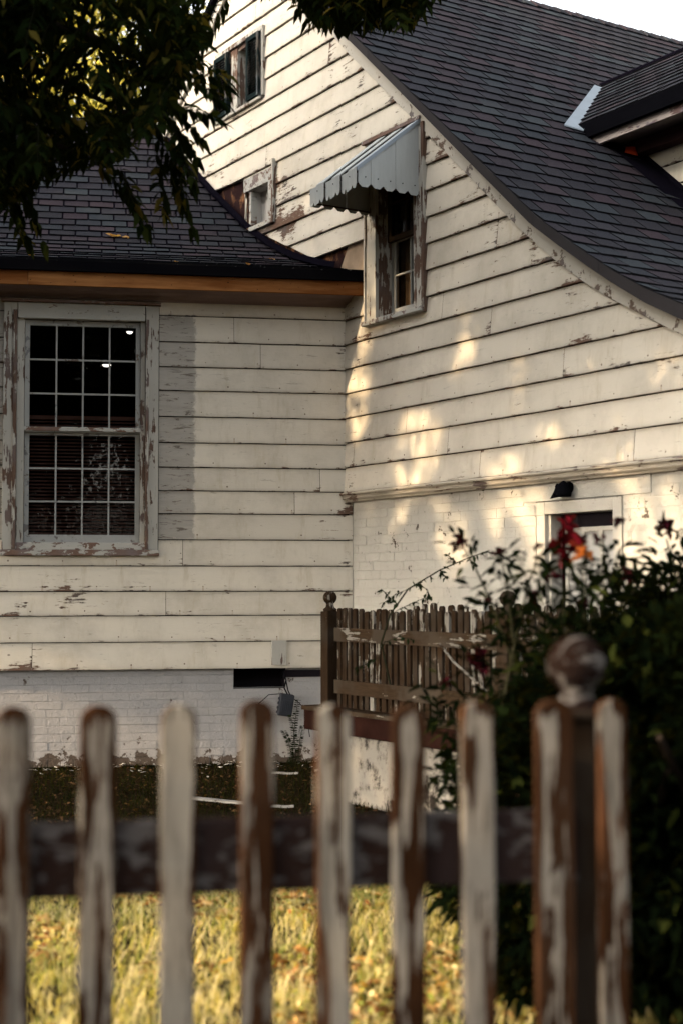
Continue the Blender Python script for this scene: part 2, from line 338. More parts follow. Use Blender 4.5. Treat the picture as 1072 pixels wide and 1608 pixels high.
def glass_mat():
    t = NT('old window glass'); v = t.coord(rnd=False)
    gl = t.n('BsdfGlossy', {'Color': (.9, .9, .9, 1), 'Roughness': .015}); tr = t.n('BsdfTransparent', {'Color': (.82, .84, .84, 1)})
    bn = t.n('Bump', {'Height': t.noise(v, 6, 2), 'Strength': .25, 'Distance': .01}); t.t.links.new(bn.outputs[0], gl.inputs['Normal'])
    fr = t.n('Fresnel', {'IOR': 1.5}); ms = t.n('MixShader', {0: fr.outputs[0], 1: tr.outputs[0], 2: gl.outputs[0]})
    t.t.links.new(ms.outputs[0], t.t.nodes['Material Output'].inputs[0]); return t.m
M['glass'] = glass_mat()
def glow_mat():
    t = NT('lamp globe'); t.b.inputs['Emission Color'].default_value = (1, .93, .85, 1); t.b.inputs['Emission Strength'].default_value = .35; return t.m
M['glow'] = glow_mat()

# ================================================================== SETTING
g = MB(); g.add([(-150, -150, -.02), (150, -150, -.02), (150, 150, -.02), (-150, 150, -.02)], [(0, 1, 2, 3)])
tag(obj('ground', g, M['soil'], origin=(0, 0, 0)), kind='structure')
# ================================================================== HOUSE
HOUSE = thing('old_house', (0, 0, 0), 'weathered white clapboard house with peeling paint, dark shingle roofs and painted brick base', 'house')
EX = .1946
rowsG = [2.105] + [2.105+EX*k for k in range(1, 28)]
rake_low = curve([(2.2, 7.6), (.108, 5.775), (-.091, 5.59), (-.34, 5.373), (-.543, 5.198), (-.774, 4.995), (-.981, 4.817), (-1.229, 4.597), (-1.671, 4.214), (-2.081, 3.852), (-2.262, 3.699), (-2.564, 3.462), (-2.843, 3.268), (-3.09, 3.118), (-3.563, 2.869), (-3.701, 2.8), (-4.5, 2.46)])
back_z = lambda y: 7.28-.76*(y-1.6)-.16
siding_bot = curve([(4.3, 6.1), (3.544, 6.0), (2.812, 5.43), (2.673, 5.321), (2.271, 5.042), (1.67, 5.011), (1.655, 4.50), (1.431, 4.477), (1.067, 4.318), (.481, 4.06), (-.302, 4.063), (-.303, 2.1), (-9, 2.1)])
# (py/z rectangles cut out of the gable siding)
H_AW = (-1.10, -.345, 3.372, 4.77); H_UP = (1.30, 2.22, 5.64, 6.29); H_VENT = (1.125, 1.652, 4.49, 4.985)
def wearG(y, z):
    w = .03 + .32*max(0, fbm(y*.7+3, z*.9, 1))
    d = rake_low(y)-z
    if d < .35: w += .55*(1-d/.35)
    w += .75*math.exp(-((y-1.05)/.28)**2-((z-4.7)/.3)**2)          # round the vent opening
    w += .9*math.exp(-((y-.95)/.5)**2-((z-4.42)/.13)**2)           # rotten ends above the wing roof
    w += .55*math.exp(-((y+.2)/.16)**2-((z-3.3)/.5)**2)            # wall corner by the awning window
    w += .35*math.exp(-((y+.1)/.1)**2-((z-2.3)/.9)**2)
    w += .45*math.exp(-((y-2.2)/.6)**2-((z-5.1)/.15)**2)
    return min(w, 1.3)
def gable_bot(y, z0): return 0 if z0 < 3.65 else siding_bot(y)
def siding(mb, rows, lo, hi, topf, botf, holes, wearf, to_world, thick=.028, step=.045):
    for k in range(len(rows)-1):
        z0, z1 = rows[k], rows[k+1]; joints = sorted(random.uniform(lo, hi) for _ in range(int((hi-lo)/2.8)))
        br = list(np.arange(lo, hi, step)) + [hi] + [h[i] for h in holes for i in (0, 1)] + [j_+e_ for j_ in joints for e_ in (-.06, -.0016, .0016, .06)] + [.4811, 0., 1.656, 1.654, 2.271, -.3025, -.3035]
        br = sorted(b for b in set(br) if lo <= b <= hi); bid = random.random(); ph = random.random()*50
        for a, b in zip(br[:-1], br[1:]):
            if b-a < 1e-4: continue
            mid = (a+b)/2
            if botf is gable_bot and z0 < 3.65 and mid > 0: continue
            bidn = bid + sum(j < mid for j in joints)*.37
            if any(abs(j-mid) < .0015 for j in joints): continue
            segs = [(z0, z1)]
            for h in holes:
                if h[0] < mid < h[1]:
                    segs = [q for s in segs for q in ((s[0], min(s[1], h[2])), (max(s[0], h[3]), s[1])) if q[1]-q[0] > 1e-3]
            for (c, d) in segs:
                q = []
                for y in (a, b):
                    B = max(c, botf(y, z0) if botf is gable_bot else botf(y)); T = min(d, topf(y)); q.append((y, B, max(B, T)))
                if q[0][2]-q[0][1] < 1e-4 and q[1][2]-q[1][1] < 1e-4: continue
                vs, bu, bv, we, zz = [], [], [], [], []
                def off(z, y):
                    f = (z-z0)/(z1-z0); return lerp(thick, .009, f) + .0022*noise.noise(Vector((y*3+ph, z0, 0)))
                cut = abs(q[0][1]-z0) < 1e-5
                for (y, B, T) in q:
                    wv = .0035*noise.noise(Vector((y*9+ph, z0*3, 2))) if cut else 0
                    gap = .007 if d == z1 else 0
                    for z, o in ((B+wv, .0 if not cut else .004), (B+wv, None), (max(T-gap, B), None)):
                        oo = off(z, y) if o is None else o
                        vs.append(to_world(y, oo, z)); bu.append(y); bv.append((z-z0)/(z1-z0)); we.append(wearf(y, z)+max([.45*max(0, 1-abs(j_-y)/.06) for j_ in joints], default=0)); zz.append(z)
                fs = [(1, 4, 5, 2), (0, 3, 4, 1)]
                mb.add(vs, fs, bu=bu, bv=bv, wear=we, zz=zz, bid=bidn)
m = MB()
siding(m, rowsG, -4.6, 4.2, lambda y: min(rake_low(y), back_z(y)), gable_bot, [H_AW, H_UP, H_VENT], wearG, lambda y, o, z: Vector((-o, y, z)))
obj('gable_siding', m, M['clap'], HOUSE)
# sheathing behind the siding
m = MB()
VH = (1.205, 1.54, 4.53, 4.875); SH = [(h[0]-.01, h[1]+.01, h[2], h[3]) for h in (H_AW, H_UP)]+[VH]
ys = sorted(list(np.arange(-4.6, 4.25, .1))+[h[i_] for h in SH for i_ in (0, 1)])
for a, b in zip(ys[:-1], ys[1:]):
    mid = (a+b)/2; segs = [(2.08, 7.2)]
    for h in SH:
        if h[0] < mid < h[1]: segs = [q for s in segs for q in ((s[0], min(s[1], h[2])), (max(s[0], h[3]), s[1])) if q[1] > q[0]]
    for q in segs:
        tp = [max(min(q[1], rake_low(y)+.05, back_z(y)+.05), q[0]) for y in (a, b)]
        m.add([(.012, a, q[0]), (.012, b, q[0]), (.012, b, tp[1]), (.012, a, tp[0])], [(0, 1, 2, 3)])
obj('sheathing', m, M['sheath'], HOUSE)
m = MB(); m.add([(.004, -.34, 3.80), (.004, .12, 3.86), (.004, -.02, 4.06), (.004, -.34, 4.06)], [(0, 3, 2, 1)])
m.add([(-.004, -.33, 3.78), (-.001, -.12, 3.84), (.0, -.14, 3.93), (-.006, -.33, 3.90)], [(0, 3, 2, 1)])
obj('sheathing_patch', m, M['ply'], HOUSE)

# painted brick walls, brick by brick
def bricks(mb, lo, hi, z0, z1, holes, to_world, wearf, course=.0675, ln=.205, face=.0022):
    k = 0; z = z0
    while z < z1-.001:
        zt = min(z+course, z1); x = lo - (ln/2 if k % 2 else 0) - random.random()*.02
        while x < hi:
            a, b = max(x, lo), min(x+ln, hi); x += ln
            if b-a < .01: continue
            seg = [(a, b)]
            for h in holes:
                if h[2] < (z+zt)/2 < h[3]: seg = [q for s in seg for q in ((s[0], min(s[1], h[0])), (max(s[0], h[1]), s[1])) if q[1]-q[0] > .008]
            for (c, d) in seg:
                j = lambda: random.uniform(-.0012, .0012); o = face+random.uniform(-.001, .0012); g2 = .0045
                tl = random.uniform(-.0004, .0004)
                g2 = .0028; P = [(c+.0012, z+g2+j()), (d-.0012, z+g2+j()), (d-.0012, zt-g2+j()), (c+.0012, zt-g2+j())]
                Q = [(c+.0005, z+.0005), (d-.0005, z+.0005), (d-.0005, zt-.0005), (c+.0005, zt-.0005)]
                vs = [to_world(y, 0, zz_) for y, zz_ in Q] + [to_world(y, o+(tl if i < 2 else -tl), zz_) for i, (y, zz_) in enumerate(P)]
                mb.add(vs, [(4, 5, 6, 7), (0, 1, 5, 4), (1, 2, 6, 5), (2, 3, 7, 6), (3, 0, 4, 7)], wear=[wearf(v_[0], v_[1]) for v_ in Q+P], rnd=random.random())
        z = zt; k += 1
H_DOOR = (-3.10, -2.27, 0, 1.912)
BX = .045
m = MB(); bricks(m, -4.6, .0, 0, 2.03, [H_DOOR, (-3.35, -2.15, 1.905, 2.03)], lambda y, o, z: Vector((BX-o, y, z)), lambda y, z: .15+.3*max(0, fbm(y, z*2, 5)))
m.box((BX-.009, -3.35, 1.913), Vector((.03, 0, 0)), Vector((0, 1.2, 0)), Vector((0, 0, .115)), wear=.1, rnd=.5)
for a, b, c, d in ((-4.6, -3.10, 0, 2.03), (-2.27, 0, 0, 2.03), (-3.1, -2.27, 1.912, 2.03)):
    m.add([(BX+.001, a, c), (BX+.001, a, d), (BX+.001, b, d), (BX+.001, b, c)], [(0, 1, 2, 3)], wear=.2, rnd=.5)
obj('brick_wall', m, M['brick'], HOUSE)
H_FV = (-.885, -.487, .585, .745)
m = MB(); fwear = lambda s, z: (.15+.95*max(0, 1-z/.16)+.25*max(0, fbm(s*1.5, z*3, 9)))
bricks(m, -6.8, .0, 0, .745, [H_FV, (-.487, .0, .655, .72)], lambda s, o, z: WP(s, .03-o, z), fwear, .062)
for a, b, c, d in ((-6.8, -.885, 0, .745), (-.487, 0, 0, .745), (-.885, -.487, 0, .585)):
    m.add([WP(a, .031, c), WP(b, .031, c), WP(b, .031, d), WP(a, .031, d)], [(0, 1, 2, 3)], wear=lambda: 0, rnd=.5) if False else m.add([WP(a, .031, c), WP(b, .031, c), WP(b, .031, d), WP(a, .031, d)], [(0, 1, 2, 3)], wear=.2, rnd=.5)
obj('foundation', m, M['brick_low'], HOUSE)
m = MB(); m.box(WP(-.885, .25, .575), U*.40, N*-.0+N*.01, Z*.18); m.box(WP(-.885, .03, .575), U*.4, N*.22, Z*.008); m.box(WP(-.49, .02, .66), U*.5, N*.006, Z*.055)
m.box(WP(-.487, .03, .575), U*.008, N*.22, Z*.17)
obj('crawl_vent', m, M['dark'], HOUSE)

# belt moulding between brick and clapboard
m = MB()
prof = [(-.012, 2.105), (-.060, 2.098), (-.068, 2.088), (-.064, 2.078), (-.045, 2.072), (-.038, 2.058), (-.044, 2.050), (-.036, 2.044), (-.018, 2.036), (-.010, 2.026), (.04, 2.026), (.04, 2.105)]
m.prism([(x, .0, z) for x, z in prof], Vector((0, -4.6, 0)), wear=.35)
mo = obj('belt_moulding', m, M['mould'], HOUSE)
# rake boards (two lengths) and the grey drip edge outside them
strip_bot = curve([(1.6, 7.20), (-.332, 5.535), (-.631, 5.275), (-1.165, 4.806), (-1.721, 4.317), (-2.399, 3.725), (-2.443, 3.692), (-2.696, 3.512), (-2.963, 3.33), (-3.168, 3.197), (-3.46, 3.021), (-3.737, 2.883), (-4.6, 2.50)])
strip_top = curve([(1.6, 7.28), (-.376, 5.569), (-.877, 5.133), (-1.439, 4.644), (-1.951, 4.198), (-2.46, 3.760), (-2.697, 3.590), (-2.965, 3.408), (-3.188, 3.262), (-3.462, 3.106), (-3.774, 2.956), (-4.3, 2.73), (-4.6, 2.61)])
def ribbon(mb, y0, y1, lo, hi, x0, x1, n=60, **k):
    ys = np.linspace(y0, y1, n); vs = []
    for y in ys:
        a, b = lo(y), hi(y)
        vs += [(x1, y, a), (x0, y, a), (x0, y, b), (x1, y, b)]
    fs = []
    for i in range(n-1):
        for j in range(4): fs.append((i*4+j, (i+1)*4+j, (i+1)*4+(j+1) % 4, i*4+(j+1) % 4))
    fs += [(3, 2, 1, 0), tuple((n-1)*4+j for j in range(4))]
    mb.add(vs, fs, **k)
for y0, y1, dx in ((1.6, -2.245, 0), (-2.247, -4.6, .002)):
    m = MB(); ribbon(m, y0, y1, rake_low, lambda y: strip_bot(y)+.004, -.034-dx, .01, 120, wear=[.75 if j % 4 in (0, 1) else .2 for j in range(480)]); obj('rake_board', m, M['trim'], HOUSE)
m = MB(); ribbon(m, 1.6, 4.15, lambda y: back_z(y)-.02, lambda y: back_z(y)+.12, -.05, .01, wear=.3); obj('rake_board', m, M['trim'], HOUSE)
for y0, y1 in ((1.6, -.47), (-.474, -2.43), (-2.434, -3.06), (-3.064, -4.6)):
    m = MB(); ribbon(m, y0, y1, strip_bot, strip_top, -.100, -.02, 50); obj('drip_edge', m, M['metal'], HOUSE)
m = MB(); ribbon(m, 1.6, 4.15, lambda y: back_z(y)+.10, lambda y: back_z(y)+.17, -.10, .01); obj('drip_edge', m, M['black'], HOUSE)

# shingle roofs, tab by tab
def arclen(pts):
    L = [0]
    for a, b in zip(pts[:-1], pts[1:]): L.append(L[-1]+math.hypot(b[0]-a[0], b[1]-a[1]))
    return L
def shingles(mb, pts, expo, tab, lo_f, hi_f, to_world, th=.013, skip=None, jit=.006):
    """pts: profile (h, z) from eave to ridge; rows along it"""
    L = arclen(pts); hs = [p[0] for p in pts]; zs = [p[1] for p in pts]; n = int(L[-1]/expo)+1
    def P(t): return float(np.interp(t, L, hs)), float(np.interp(t, L, zs))
    for k in range(n):
        t0 = k*expo; t1 = min((k+1)*expo+.012, L[-1]+.001)
        if t1-t0 < .02: continue
        h0, z0 = P(t0); h1, z1 = P(t1); ln = math.hypot(h1-h0, z1-z0); nx, nz = -(z1-z0)/ln, (h1-h0)/ln   # outward normal
        if nz < 0: nx, nz = -nx, -nz
        x = min(lo_f(h0), lo_f(h1)) - (tab/2 if k % 2 else 0) - random.random()*.012; end = max(hi_f(h0), hi_f(h1))
        dx0 = random.uniform(-.003, .003)
        while x < end:
            a, b = x+.0075, x+tab-.0075; x += tab
            if skip and skip(x-tab/2, h0): continue
            lift = th+random.uniform(0, .004); bj = random.uniform(-jit, jit)*.6; rn = random.random(); tl = random.uniform(-.0025, .0025)
            hb, zb = h0-(h1-h0)/ln*bj, z0-(z1-z0)/ln*bj
            c0 = [min(max(a, lo_f(hb)), hi_f(hb)), min(max(b, lo_f(hb)), hi_f(hb))]; c1 = [min(max(a, lo_f(h1)), hi_f(h1)), min(max(b, lo_f(h1)), hi_f(h1))]
            if c0[1]-c0[0] < .004 and c1[1]-c1[0] < .004: continue
            f = lambda s, h, z, o: to_world(s, h+nx*o, z+nz*o)
            vs = [f(c0[0], hb, zb, lift+tl), f(c0[1], hb, zb, lift-tl), f(c1[1], h1, z1, .002), f(c1[0], h1, z1, .002), f(c0[0], hb, zb, .0), f(c0[1], hb, zb, .0), f(c1[1], h1, z1, 0), f(c1[0], h1, z1, 0)]
            mb.add(vs[:4], [(0, 1, 2, 3)], rnd=rn, edge=0.); mb.add(vs, [(4, 5, 1, 0), (5, 6, 2, 1), (7, 4, 0, 3)], rnd=rn, edge=1.)
mainp = [(-4.6, 2.61), (-4.3, 2.73), (-3.774, 2.956), (-3.462, 3.106), (-3.188, 3.262), (-2.965, 3.408), (-2.697, 3.590), (-2.46, 3.760), (-1.951, 4.198), (-1.439, 4.644), (-.877, 5.133), (-.376, 5.569), (1.6, 7.28)]
DX0, DX1 = 1.95, 3.25
m = MB(); shingles(m, mainp, .167, .228, lambda h: -.098, lambda h: 8.0, lambda s, h, z: Vector((s, h, z)), skip=lambda s, h: h < -.14 and (1.75 < s < 3.4 if h < -1.1 else abs(s-2.585) < 2.585-(1.50+(5.896+.87*h-5.0)/.728)-.22) and h > -2.9)
obj('main_roof', m, M['shingle'], HOUSE)
m = MB()
for (a, b) in zip(mainp[:-1], mainp[1:]): m.add([(-.095, a[0], a[1]-.002), (8, a[0], a[1]-.002), (8, b[0], b[1]-.002), (-.095, b[0], b[1]-.002)], [(0, 1, 2, 3)])
m.add([(-.095, 1.6, 7.275), (8, 1.6, 7.275), (8, 7.8, 7.28-.76*6.2), (-.095, 7.8, 7.28-.76*6.2)], [(0, 1, 2, 3)])
obj('roof_underlay', m, M['underlay'], HOUSE)
m = MB()
for k in range(55):
    x = -.1+k*.15; a = Vector((x, 1.6, 7.292)); e = .16; l = random.uniform(.006, .014)
    m.add([a+Vector((0, -.11, -.088+l)), a+Vector((e, -.11, -.092)), a+Vector((e, 0, .006)), a+Vector((0, 0, .006+l)), a+Vector((0, .11, -.075+l)), a+Vector((e, .11, -.08)), a+Vector((0, -.11, -.1)), a+Vector((0, .11, -.09))], [(0, 1, 2, 3), (3, 2, 5, 4), (6, 0, 3, 4, 7)], rnd=random.random())
obj('ridge_cap', m, M['shingle'], HOUSE)
wingp = [(-.285, 3.800), (-.1, 3.845), (.213, 3.925), (.686, 4.09), (1.09, 4.285), (1.467, 4.526), (2.04, 4.955), (2.6, 5.405), (3.45, 6.10)]
m = MB(); shingles(m, wingp, .142, .222, lambda h: -6.9, lambda h: -.4073*h-.0, lambda s, h, z: WP(s, h, z))
obj('wing_roof', m, M['shingle_old'], HOUSE)
m = MB()
for (a, b) in zip(wingp[:-1], wingp[1:]): m.add([WP(-6.9, a[0], a[1]-.002), WP(-.4073*a[0], a[0], a[1]-.002), WP(-.4073*b[0], b[0], b[1]-.002), WP(-6.9, b[0], b[1]-.002)], [(0, 1, 2, 3)])
m.add([WP(-6.9, 3.45, 6.1), WP(-1.4, 3.45, 6.1), WP(-1.4, 6.9, 3.7), WP(-6.9, 6.9, 3.7)], [(0, 1, 2, 3)])
obj('roof_underlay', m, M['underlay'], HOUSE)
# dark step flashing where the wing roof dies into the gable wall
m = MB(); hs = np.linspace(.1, 3.45, 40)
for a, b in zip(hs[:-1], hs[1:]):
    za, zb = np.interp(a, [p[0] for p in wingp], [p[1] for p in wingp]), np.interp(b, [p[0] for p in wingp], [p[1] for p in wingp])
    ya, yb = a/.9261, b/.9261
    m.add([(-.05, ya, za+.005), (-.05, yb, zb+.005), (-.036, yb, zb+.065), (-.036, ya, za+.065)], [(0, 1, 2, 3)])
    m.add([(-.085, ya, za+.018), (-.085, yb, zb+.018), (-.05, yb, zb+.012), (-.05, ya, za+.012)], [(0, 1, 2, 3)])
obj('wall_flashing', m, M['underlay'], HOUSE)

# wing wall
rowsW = [.733, .944, 1.145, 1.331, 1.526, 1.729, 1.93, 2.108, 2.289, 2.48, 2.682, 2.885, 3.07, 3.265, 3.469, 3.62]
H_WIN = (-2.645, -1.47, 1.612, 3.53)
def wearW(s, z):
    w = -.05+.2*max(0, fbm(s*.8, z*1.1, 4))
    w += .8*math.exp(-((z-1.35)/.05)**2)*max(0, fbm(s*1.1, 0, 7)+.15)
    w += .75*math.exp(-((s+1.9)/.45)**2-((z-1.36)/.035)**2)
    w += .95*math.exp(-((s+2.45)/.42)**2-((z-.76)/.05)**2)
    w += .9*math.exp(-((s+1.55)/.10)**2-((z-1.19)/.06)**2)+.7*math.exp(-((s+2.55)/.12)**2-((z-1.17)/.05)**2)
    w += .7*math.exp(-((s+.0)/.06)**2)*.8+.8*math.exp(-((s+.03)/.1)**2-((z-1.95)/.03)**2)
    w += .7*math.exp(-((s+1.32)/.12)**2-((z-1.955)/.025)**2)
    return min(w, 1.2)
m = MB()
i28 = rowsW.index(2.108)
siding(m, rowsW[:i28+1], -6.8, .045, lambda s: 9, lambda s: 0, [H_WIN], wearW, lambda s, o, z: WP(s, -o+.004, z), .024)
siding(m, rowsW[i28:], -6.8, .0, lambda s: 9, lambda s: 0, [H_WIN], wearW, lambda s, o, z: WP(s, -o+.004, z), .024)
obj('wing_siding', m, M['clap_wing'], HOUSE)
m = MB()
for a, b, c, d in ((-6.8, H_WIN[0], .75, 3.7), (H_WIN[1], .02, .75, 3.7), (H_WIN[0], H_WIN[1], .75, 1.62), (H_WIN[0], H_WIN[1], 3.53, 3.7)):
    m.add([WP(a, .012, c), WP(b, .012, c), WP(b, .012, d), WP(a, .012, d)], [(0, 1, 2, 3)])
obj('sheathing', m, M['dark'], HOUSE)
m = MB(); m.box(WP(-.595, -.032, .757), U*.115, N*.02, Z*.19, wear=.5); obj('siding_patch', m, M['trim_z'], HOUSE)
m = MB(); m.add([WP(-6.8, 0, 0), WP(-6.8, 7, 0), WP(-6.8, 7, 3.7), WP(-6.8, 3.45, 6.05), WP(-6.8, 0, 3.7)], [(0, 1, 2, 3, 4)]); obj('end_wall', m, M['panel'], HOUSE)
# eave: gutter, new lumber fascia, soffit and crown
m = MB(); m.box(WP(-6.9, -.315, 3.7255), U*7.01, N*.07, Z*.073); obj('gutter', m, M['black'], HOUSE)
for a, b in ((-6.9, -2.462), (-2.458, .098)):
    m = MB(); m.box(WP(a, -.275, 3.621), U*(b-a), N*.03, Z*.104); FB = obj('fascia_board', m, M['lumber'], HOUSE)
random.seed(5)
for k in range(26):
    s = random.uniform(-2.7, .08); z = 3.632+random.random()*.068; r = random.uniform(.003, .006); m = MB()
    m.box(WP(s, -.2765, z), U*r*random.uniform(1, 2.2), N*.002, Z*r); obj('nail_head', m, M['black'], FB)
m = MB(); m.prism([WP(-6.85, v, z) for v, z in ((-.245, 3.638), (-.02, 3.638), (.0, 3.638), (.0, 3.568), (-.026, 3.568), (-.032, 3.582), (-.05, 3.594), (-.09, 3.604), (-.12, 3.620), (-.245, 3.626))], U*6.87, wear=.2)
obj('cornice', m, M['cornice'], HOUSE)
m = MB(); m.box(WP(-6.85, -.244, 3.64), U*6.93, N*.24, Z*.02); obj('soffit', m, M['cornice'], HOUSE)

# ------------------------------------------------------------------ wing window: 12 over 12
def bar(mb, s0, s1, z0, z1, v0, v1, **k): mb.box(WP(s0, v1, z0), U*(s1-s0), N*(v0-v1), Z*(z1-z0), **k)
win = MB()
bar(win, -2.645, -2.545, 1.645, 3.53, -.045, .01, wear=.55); bar(win, -1.575, -1.475, 1.645, 3.53, -.045, .01, wear=.25)
WF = obj('window_frame', win, M['trim_z'], HOUSE, bevel=.004)
m = MB(); bar(m, -2.54, -1.58, 3.41, 3.53, -.045, .01, wear=.0); obj('head_casing', m, M['trim_h'], WF, bevel=.004)
m = MB(); bar(m, -2.665, -1.46, 3.532, 3.552, -.075, .0, wear=1.2); obj('drip_cap', m, M['trim_h'], WF, bevel=.003)
m = MB(); bar(m, -2.572, -2.545, 1.65, 3.47, -.062, -.046, wear=1.1); obj('blind_stop', m, M['trim_z'], WF, bevel=.003); m = MB(); bar(m, -1.575, -1.55, 1.65, 3.42, -.062, -.046, wear=.95); obj('blind_stop', m, M['trim_z'], WF, bevel=.003)
m = MB(); bar(m, -2.543, -2.49, 1.70, 3.41, -.012, .09, wear=.3); bar(m, -1.612, -1.578, 1.70, 3.41, -.012, .09, wear=.6); obj('jamb', m, M['trim_z'], WF)
m = MB(); bar(m, -2.655, -1.465, 1.60, 1.645, -.06, .0, wear=.9); bar(m, -2.55, -1.57, 1.645, 1.70, -.04, .10, wear=.5); obj('window_sill', m, M['trim_h'], WF, bevel=.004)
def sash(parent, s0, s1, z0, z1, cols, rows, v, mw=.013, st=.035, rb=.05, rtp=.035, mat=M['muntin'], P=WP, ax=(None,), wear=.5):
    mb = MB(); S = s1-s0
    def b(a0, a1, c0, c1, va, vb): mb.prism([P(a0, va, c0), P(a1, va, c0), P(a1, va, c1), P(a0, va, c1)], P(0, vb, 0)-P(0, va, 0), wear=wear)
    b(s0, s0+st, z0, z1, v, v+.035); b(s1-st, s1, z0, z1, v, v+.035); b(s0+st, s1-st, z0, z0+rb, v, v+.035); b(s0+st, s1-st, z1-rtp, z1, v, v+.035)
    for i in range(1, cols):
        x = s0+st+(S-2*st)*i/cols; b(x-mw/2, x+mw/2, z0+rb, z1-rtp, v+.004, v+.03)
    for j in range(1, rows):
        z = z0+rb+(z1-rtp-z0-rb)*j/rows; b(s0+st, s1-st, z-mw/2, z+mw/2, v+.006, v+.028)
    o = obj('sash', mb, mat, parent)
    gm = MB(); gm.add([P(s0+st*.8, v+.016, z0+rb*.8), P(s1-st*.8, v+.016, z0+rb*.8), P(s1-st*.8, v+.016, z1-rtp*.8), P(s0+st*.8, v+.016, z1-rtp*.8)], [(0, 1, 2, 3)])
    return o, gm
o, gm = sash(WF, -2.487, -1.614, 2.545, 3.405, 4, 3, .012, rb=.035, rtp=.04); obj('window_pane', gm, M['glass'], WF)
o, gm = sash(WF, -2.487, -1.614, 1.70, 2.545, 4, 3, .052, rb=.062, rtp=.02); obj('window_pane', gm, M['glass'], WF)
m = MB(); bar(m, -2.54, -1.58, 2.553, 2.585, -.004, .02, wear=.7); obj('meeting_rail', m, M['trim_h'], WF, bevel=.003)
m = MB()
for k in range(34):
    z = 1.74+k*.027; m.prism([WP(-2.50, .125, z), WP(-2.50, .150, z+.012), WP(-2.50, .151, z+.0145), WP(-2.50, .126, z+.0025)], U*.92)
m.box(WP(-2.5, .12, 2.655), U*.92, N*.03, Z*.03)
obj('window_blind', m, M['blind'], WF)
m = MB(); m.box(WP(-6.7, 3.2, .8), U*6.2, N*.05, Z*2.8); m.box(WP(-6.7, .35, .75), U*6.2, N*2.9, Z*.05); m.box(WP(-4.4, .3, .8), U*.05, N*2.9, Z*2.8)
m.box(WP(-6.7, .03, 3.59), U*6.6, N*3.2, Z*.01); m.box(WP(-.9, .3, .8), U*.05, N*2.9, Z*2.8)
m.box(WP(-2.68, .14, 1.5), U*.12, N*.02, Z*2.0)
obj('interior_room', m, M['dark'], HOUSE)

# ------------------------------------------------------------------ windows in the gable (X plane; v is depth into the wall)
def GP(y, v, z): return Vector((v, -y, z))          # first coordinate runs left to right as seen from the yard
def gb(mb, a, b, z0, z1, v0, v1, **k): mb.prism([GP(a, v0, z0), GP(b, v0, z0), GP(b, v0, z1), GP(a, v0, z1)], Vector((v1-v0, 0, 0)), **k)
# awning window: y -.345 .. -1.10  ->  .345 .. 1.10
m = MB(); gb(m, .345, .490, 3.40, 4.73, -.048, .02, wear=.25); gb(m, 1.0, 1.10, 3.40, 4.73, -.048, .02, wear=.45); gb(m, .49, 1.0, 4.62, 4.73, -.046, .02, wear=.2)
AF = obj('window_frame', m, M['trim_z'], HOUSE, bevel=.004)
m = MB(); gb(m, .325, 1.115, 3.362, 3.400, -.075, .14, wear=.5); obj('window_sill', m, M['trim_h'], AF, bevel=.004)
m = MB(); gb(m, .478, .492, 3.40, 4.62, -.02, .16, wear=1.0); gb(m, .998, 1.01, 3.40, 4.62, -.02, .16, wear=.6); gb(m, .49, 1.0, 4.60, 4.62, -.02, .16, wear=.6); gb(m, .345, .36, 3.40, 4.73, -.062, -.049, wear=.2); gb(m, 1.10, 1.128, 3.36, 4.76, -.05, .0, wear=.9)
obj('jamb', m, M['trim_z'], AF)
o, gm = sash(AF, .492, .998, 3.40, 4.03, 2, 2, .10, st=.045, rb=.085, rtp=.03, P=GP, mat=M['muntin'], wear=.2); obj('window_pane', gm, M['glass'], AF)
o, gm = sash(AF, .492, .998, 4.00, 4.60, 2, 2, .065, st=.045, rb=.04, rtp=.05, P=GP, mat=M['railing_h'], wear=.2); obj('window_pane', gm, M['glass'], AF)
m = MB(); gb(m, .35, 1.15, 3.35, 4.75, .45, .46); gb(m, .35, 1.15, 3.35, 3.36, .17, .46); gb(m, .47, .475, 3.35, 4.7, .165, .46); gb(m, 1.015, 1.02, 3.35, 4.7, .165, .46); gb(m, .35, 1.15, 4.64, 4.65, .02, .46)
obj('interior_room', m, M['dark'], HOUSE)
m = MB()
ns = 16
for i in range(ns):
    a0, a1 = lerp(.50, .70, i/ns), lerp(.50, .70, (i+1)/ns); f = lambda q: .20+.02*sin(q*110)
    m.add([GP(a0, f(a0), 3.46), GP(a1, f(a1), 3.46), GP(a1, f(a1), 4.3), GP(a0, f(a0), 4.3)], [(0, 1, 2, 3)])
    a0, a1 = a0+.25, a1+.25
    m.add([GP(a0, f(a0), 3.46), GP(a1, f(a1), 3.46), GP(a1, f(a1), 4.3), GP(a0, f(a0), 4.3)], [(0, 1, 2, 3)])
obj('curtain', m, plain('brown curtain', (.13, .085, .05), .9, .6, 9), AF, smooth=True)
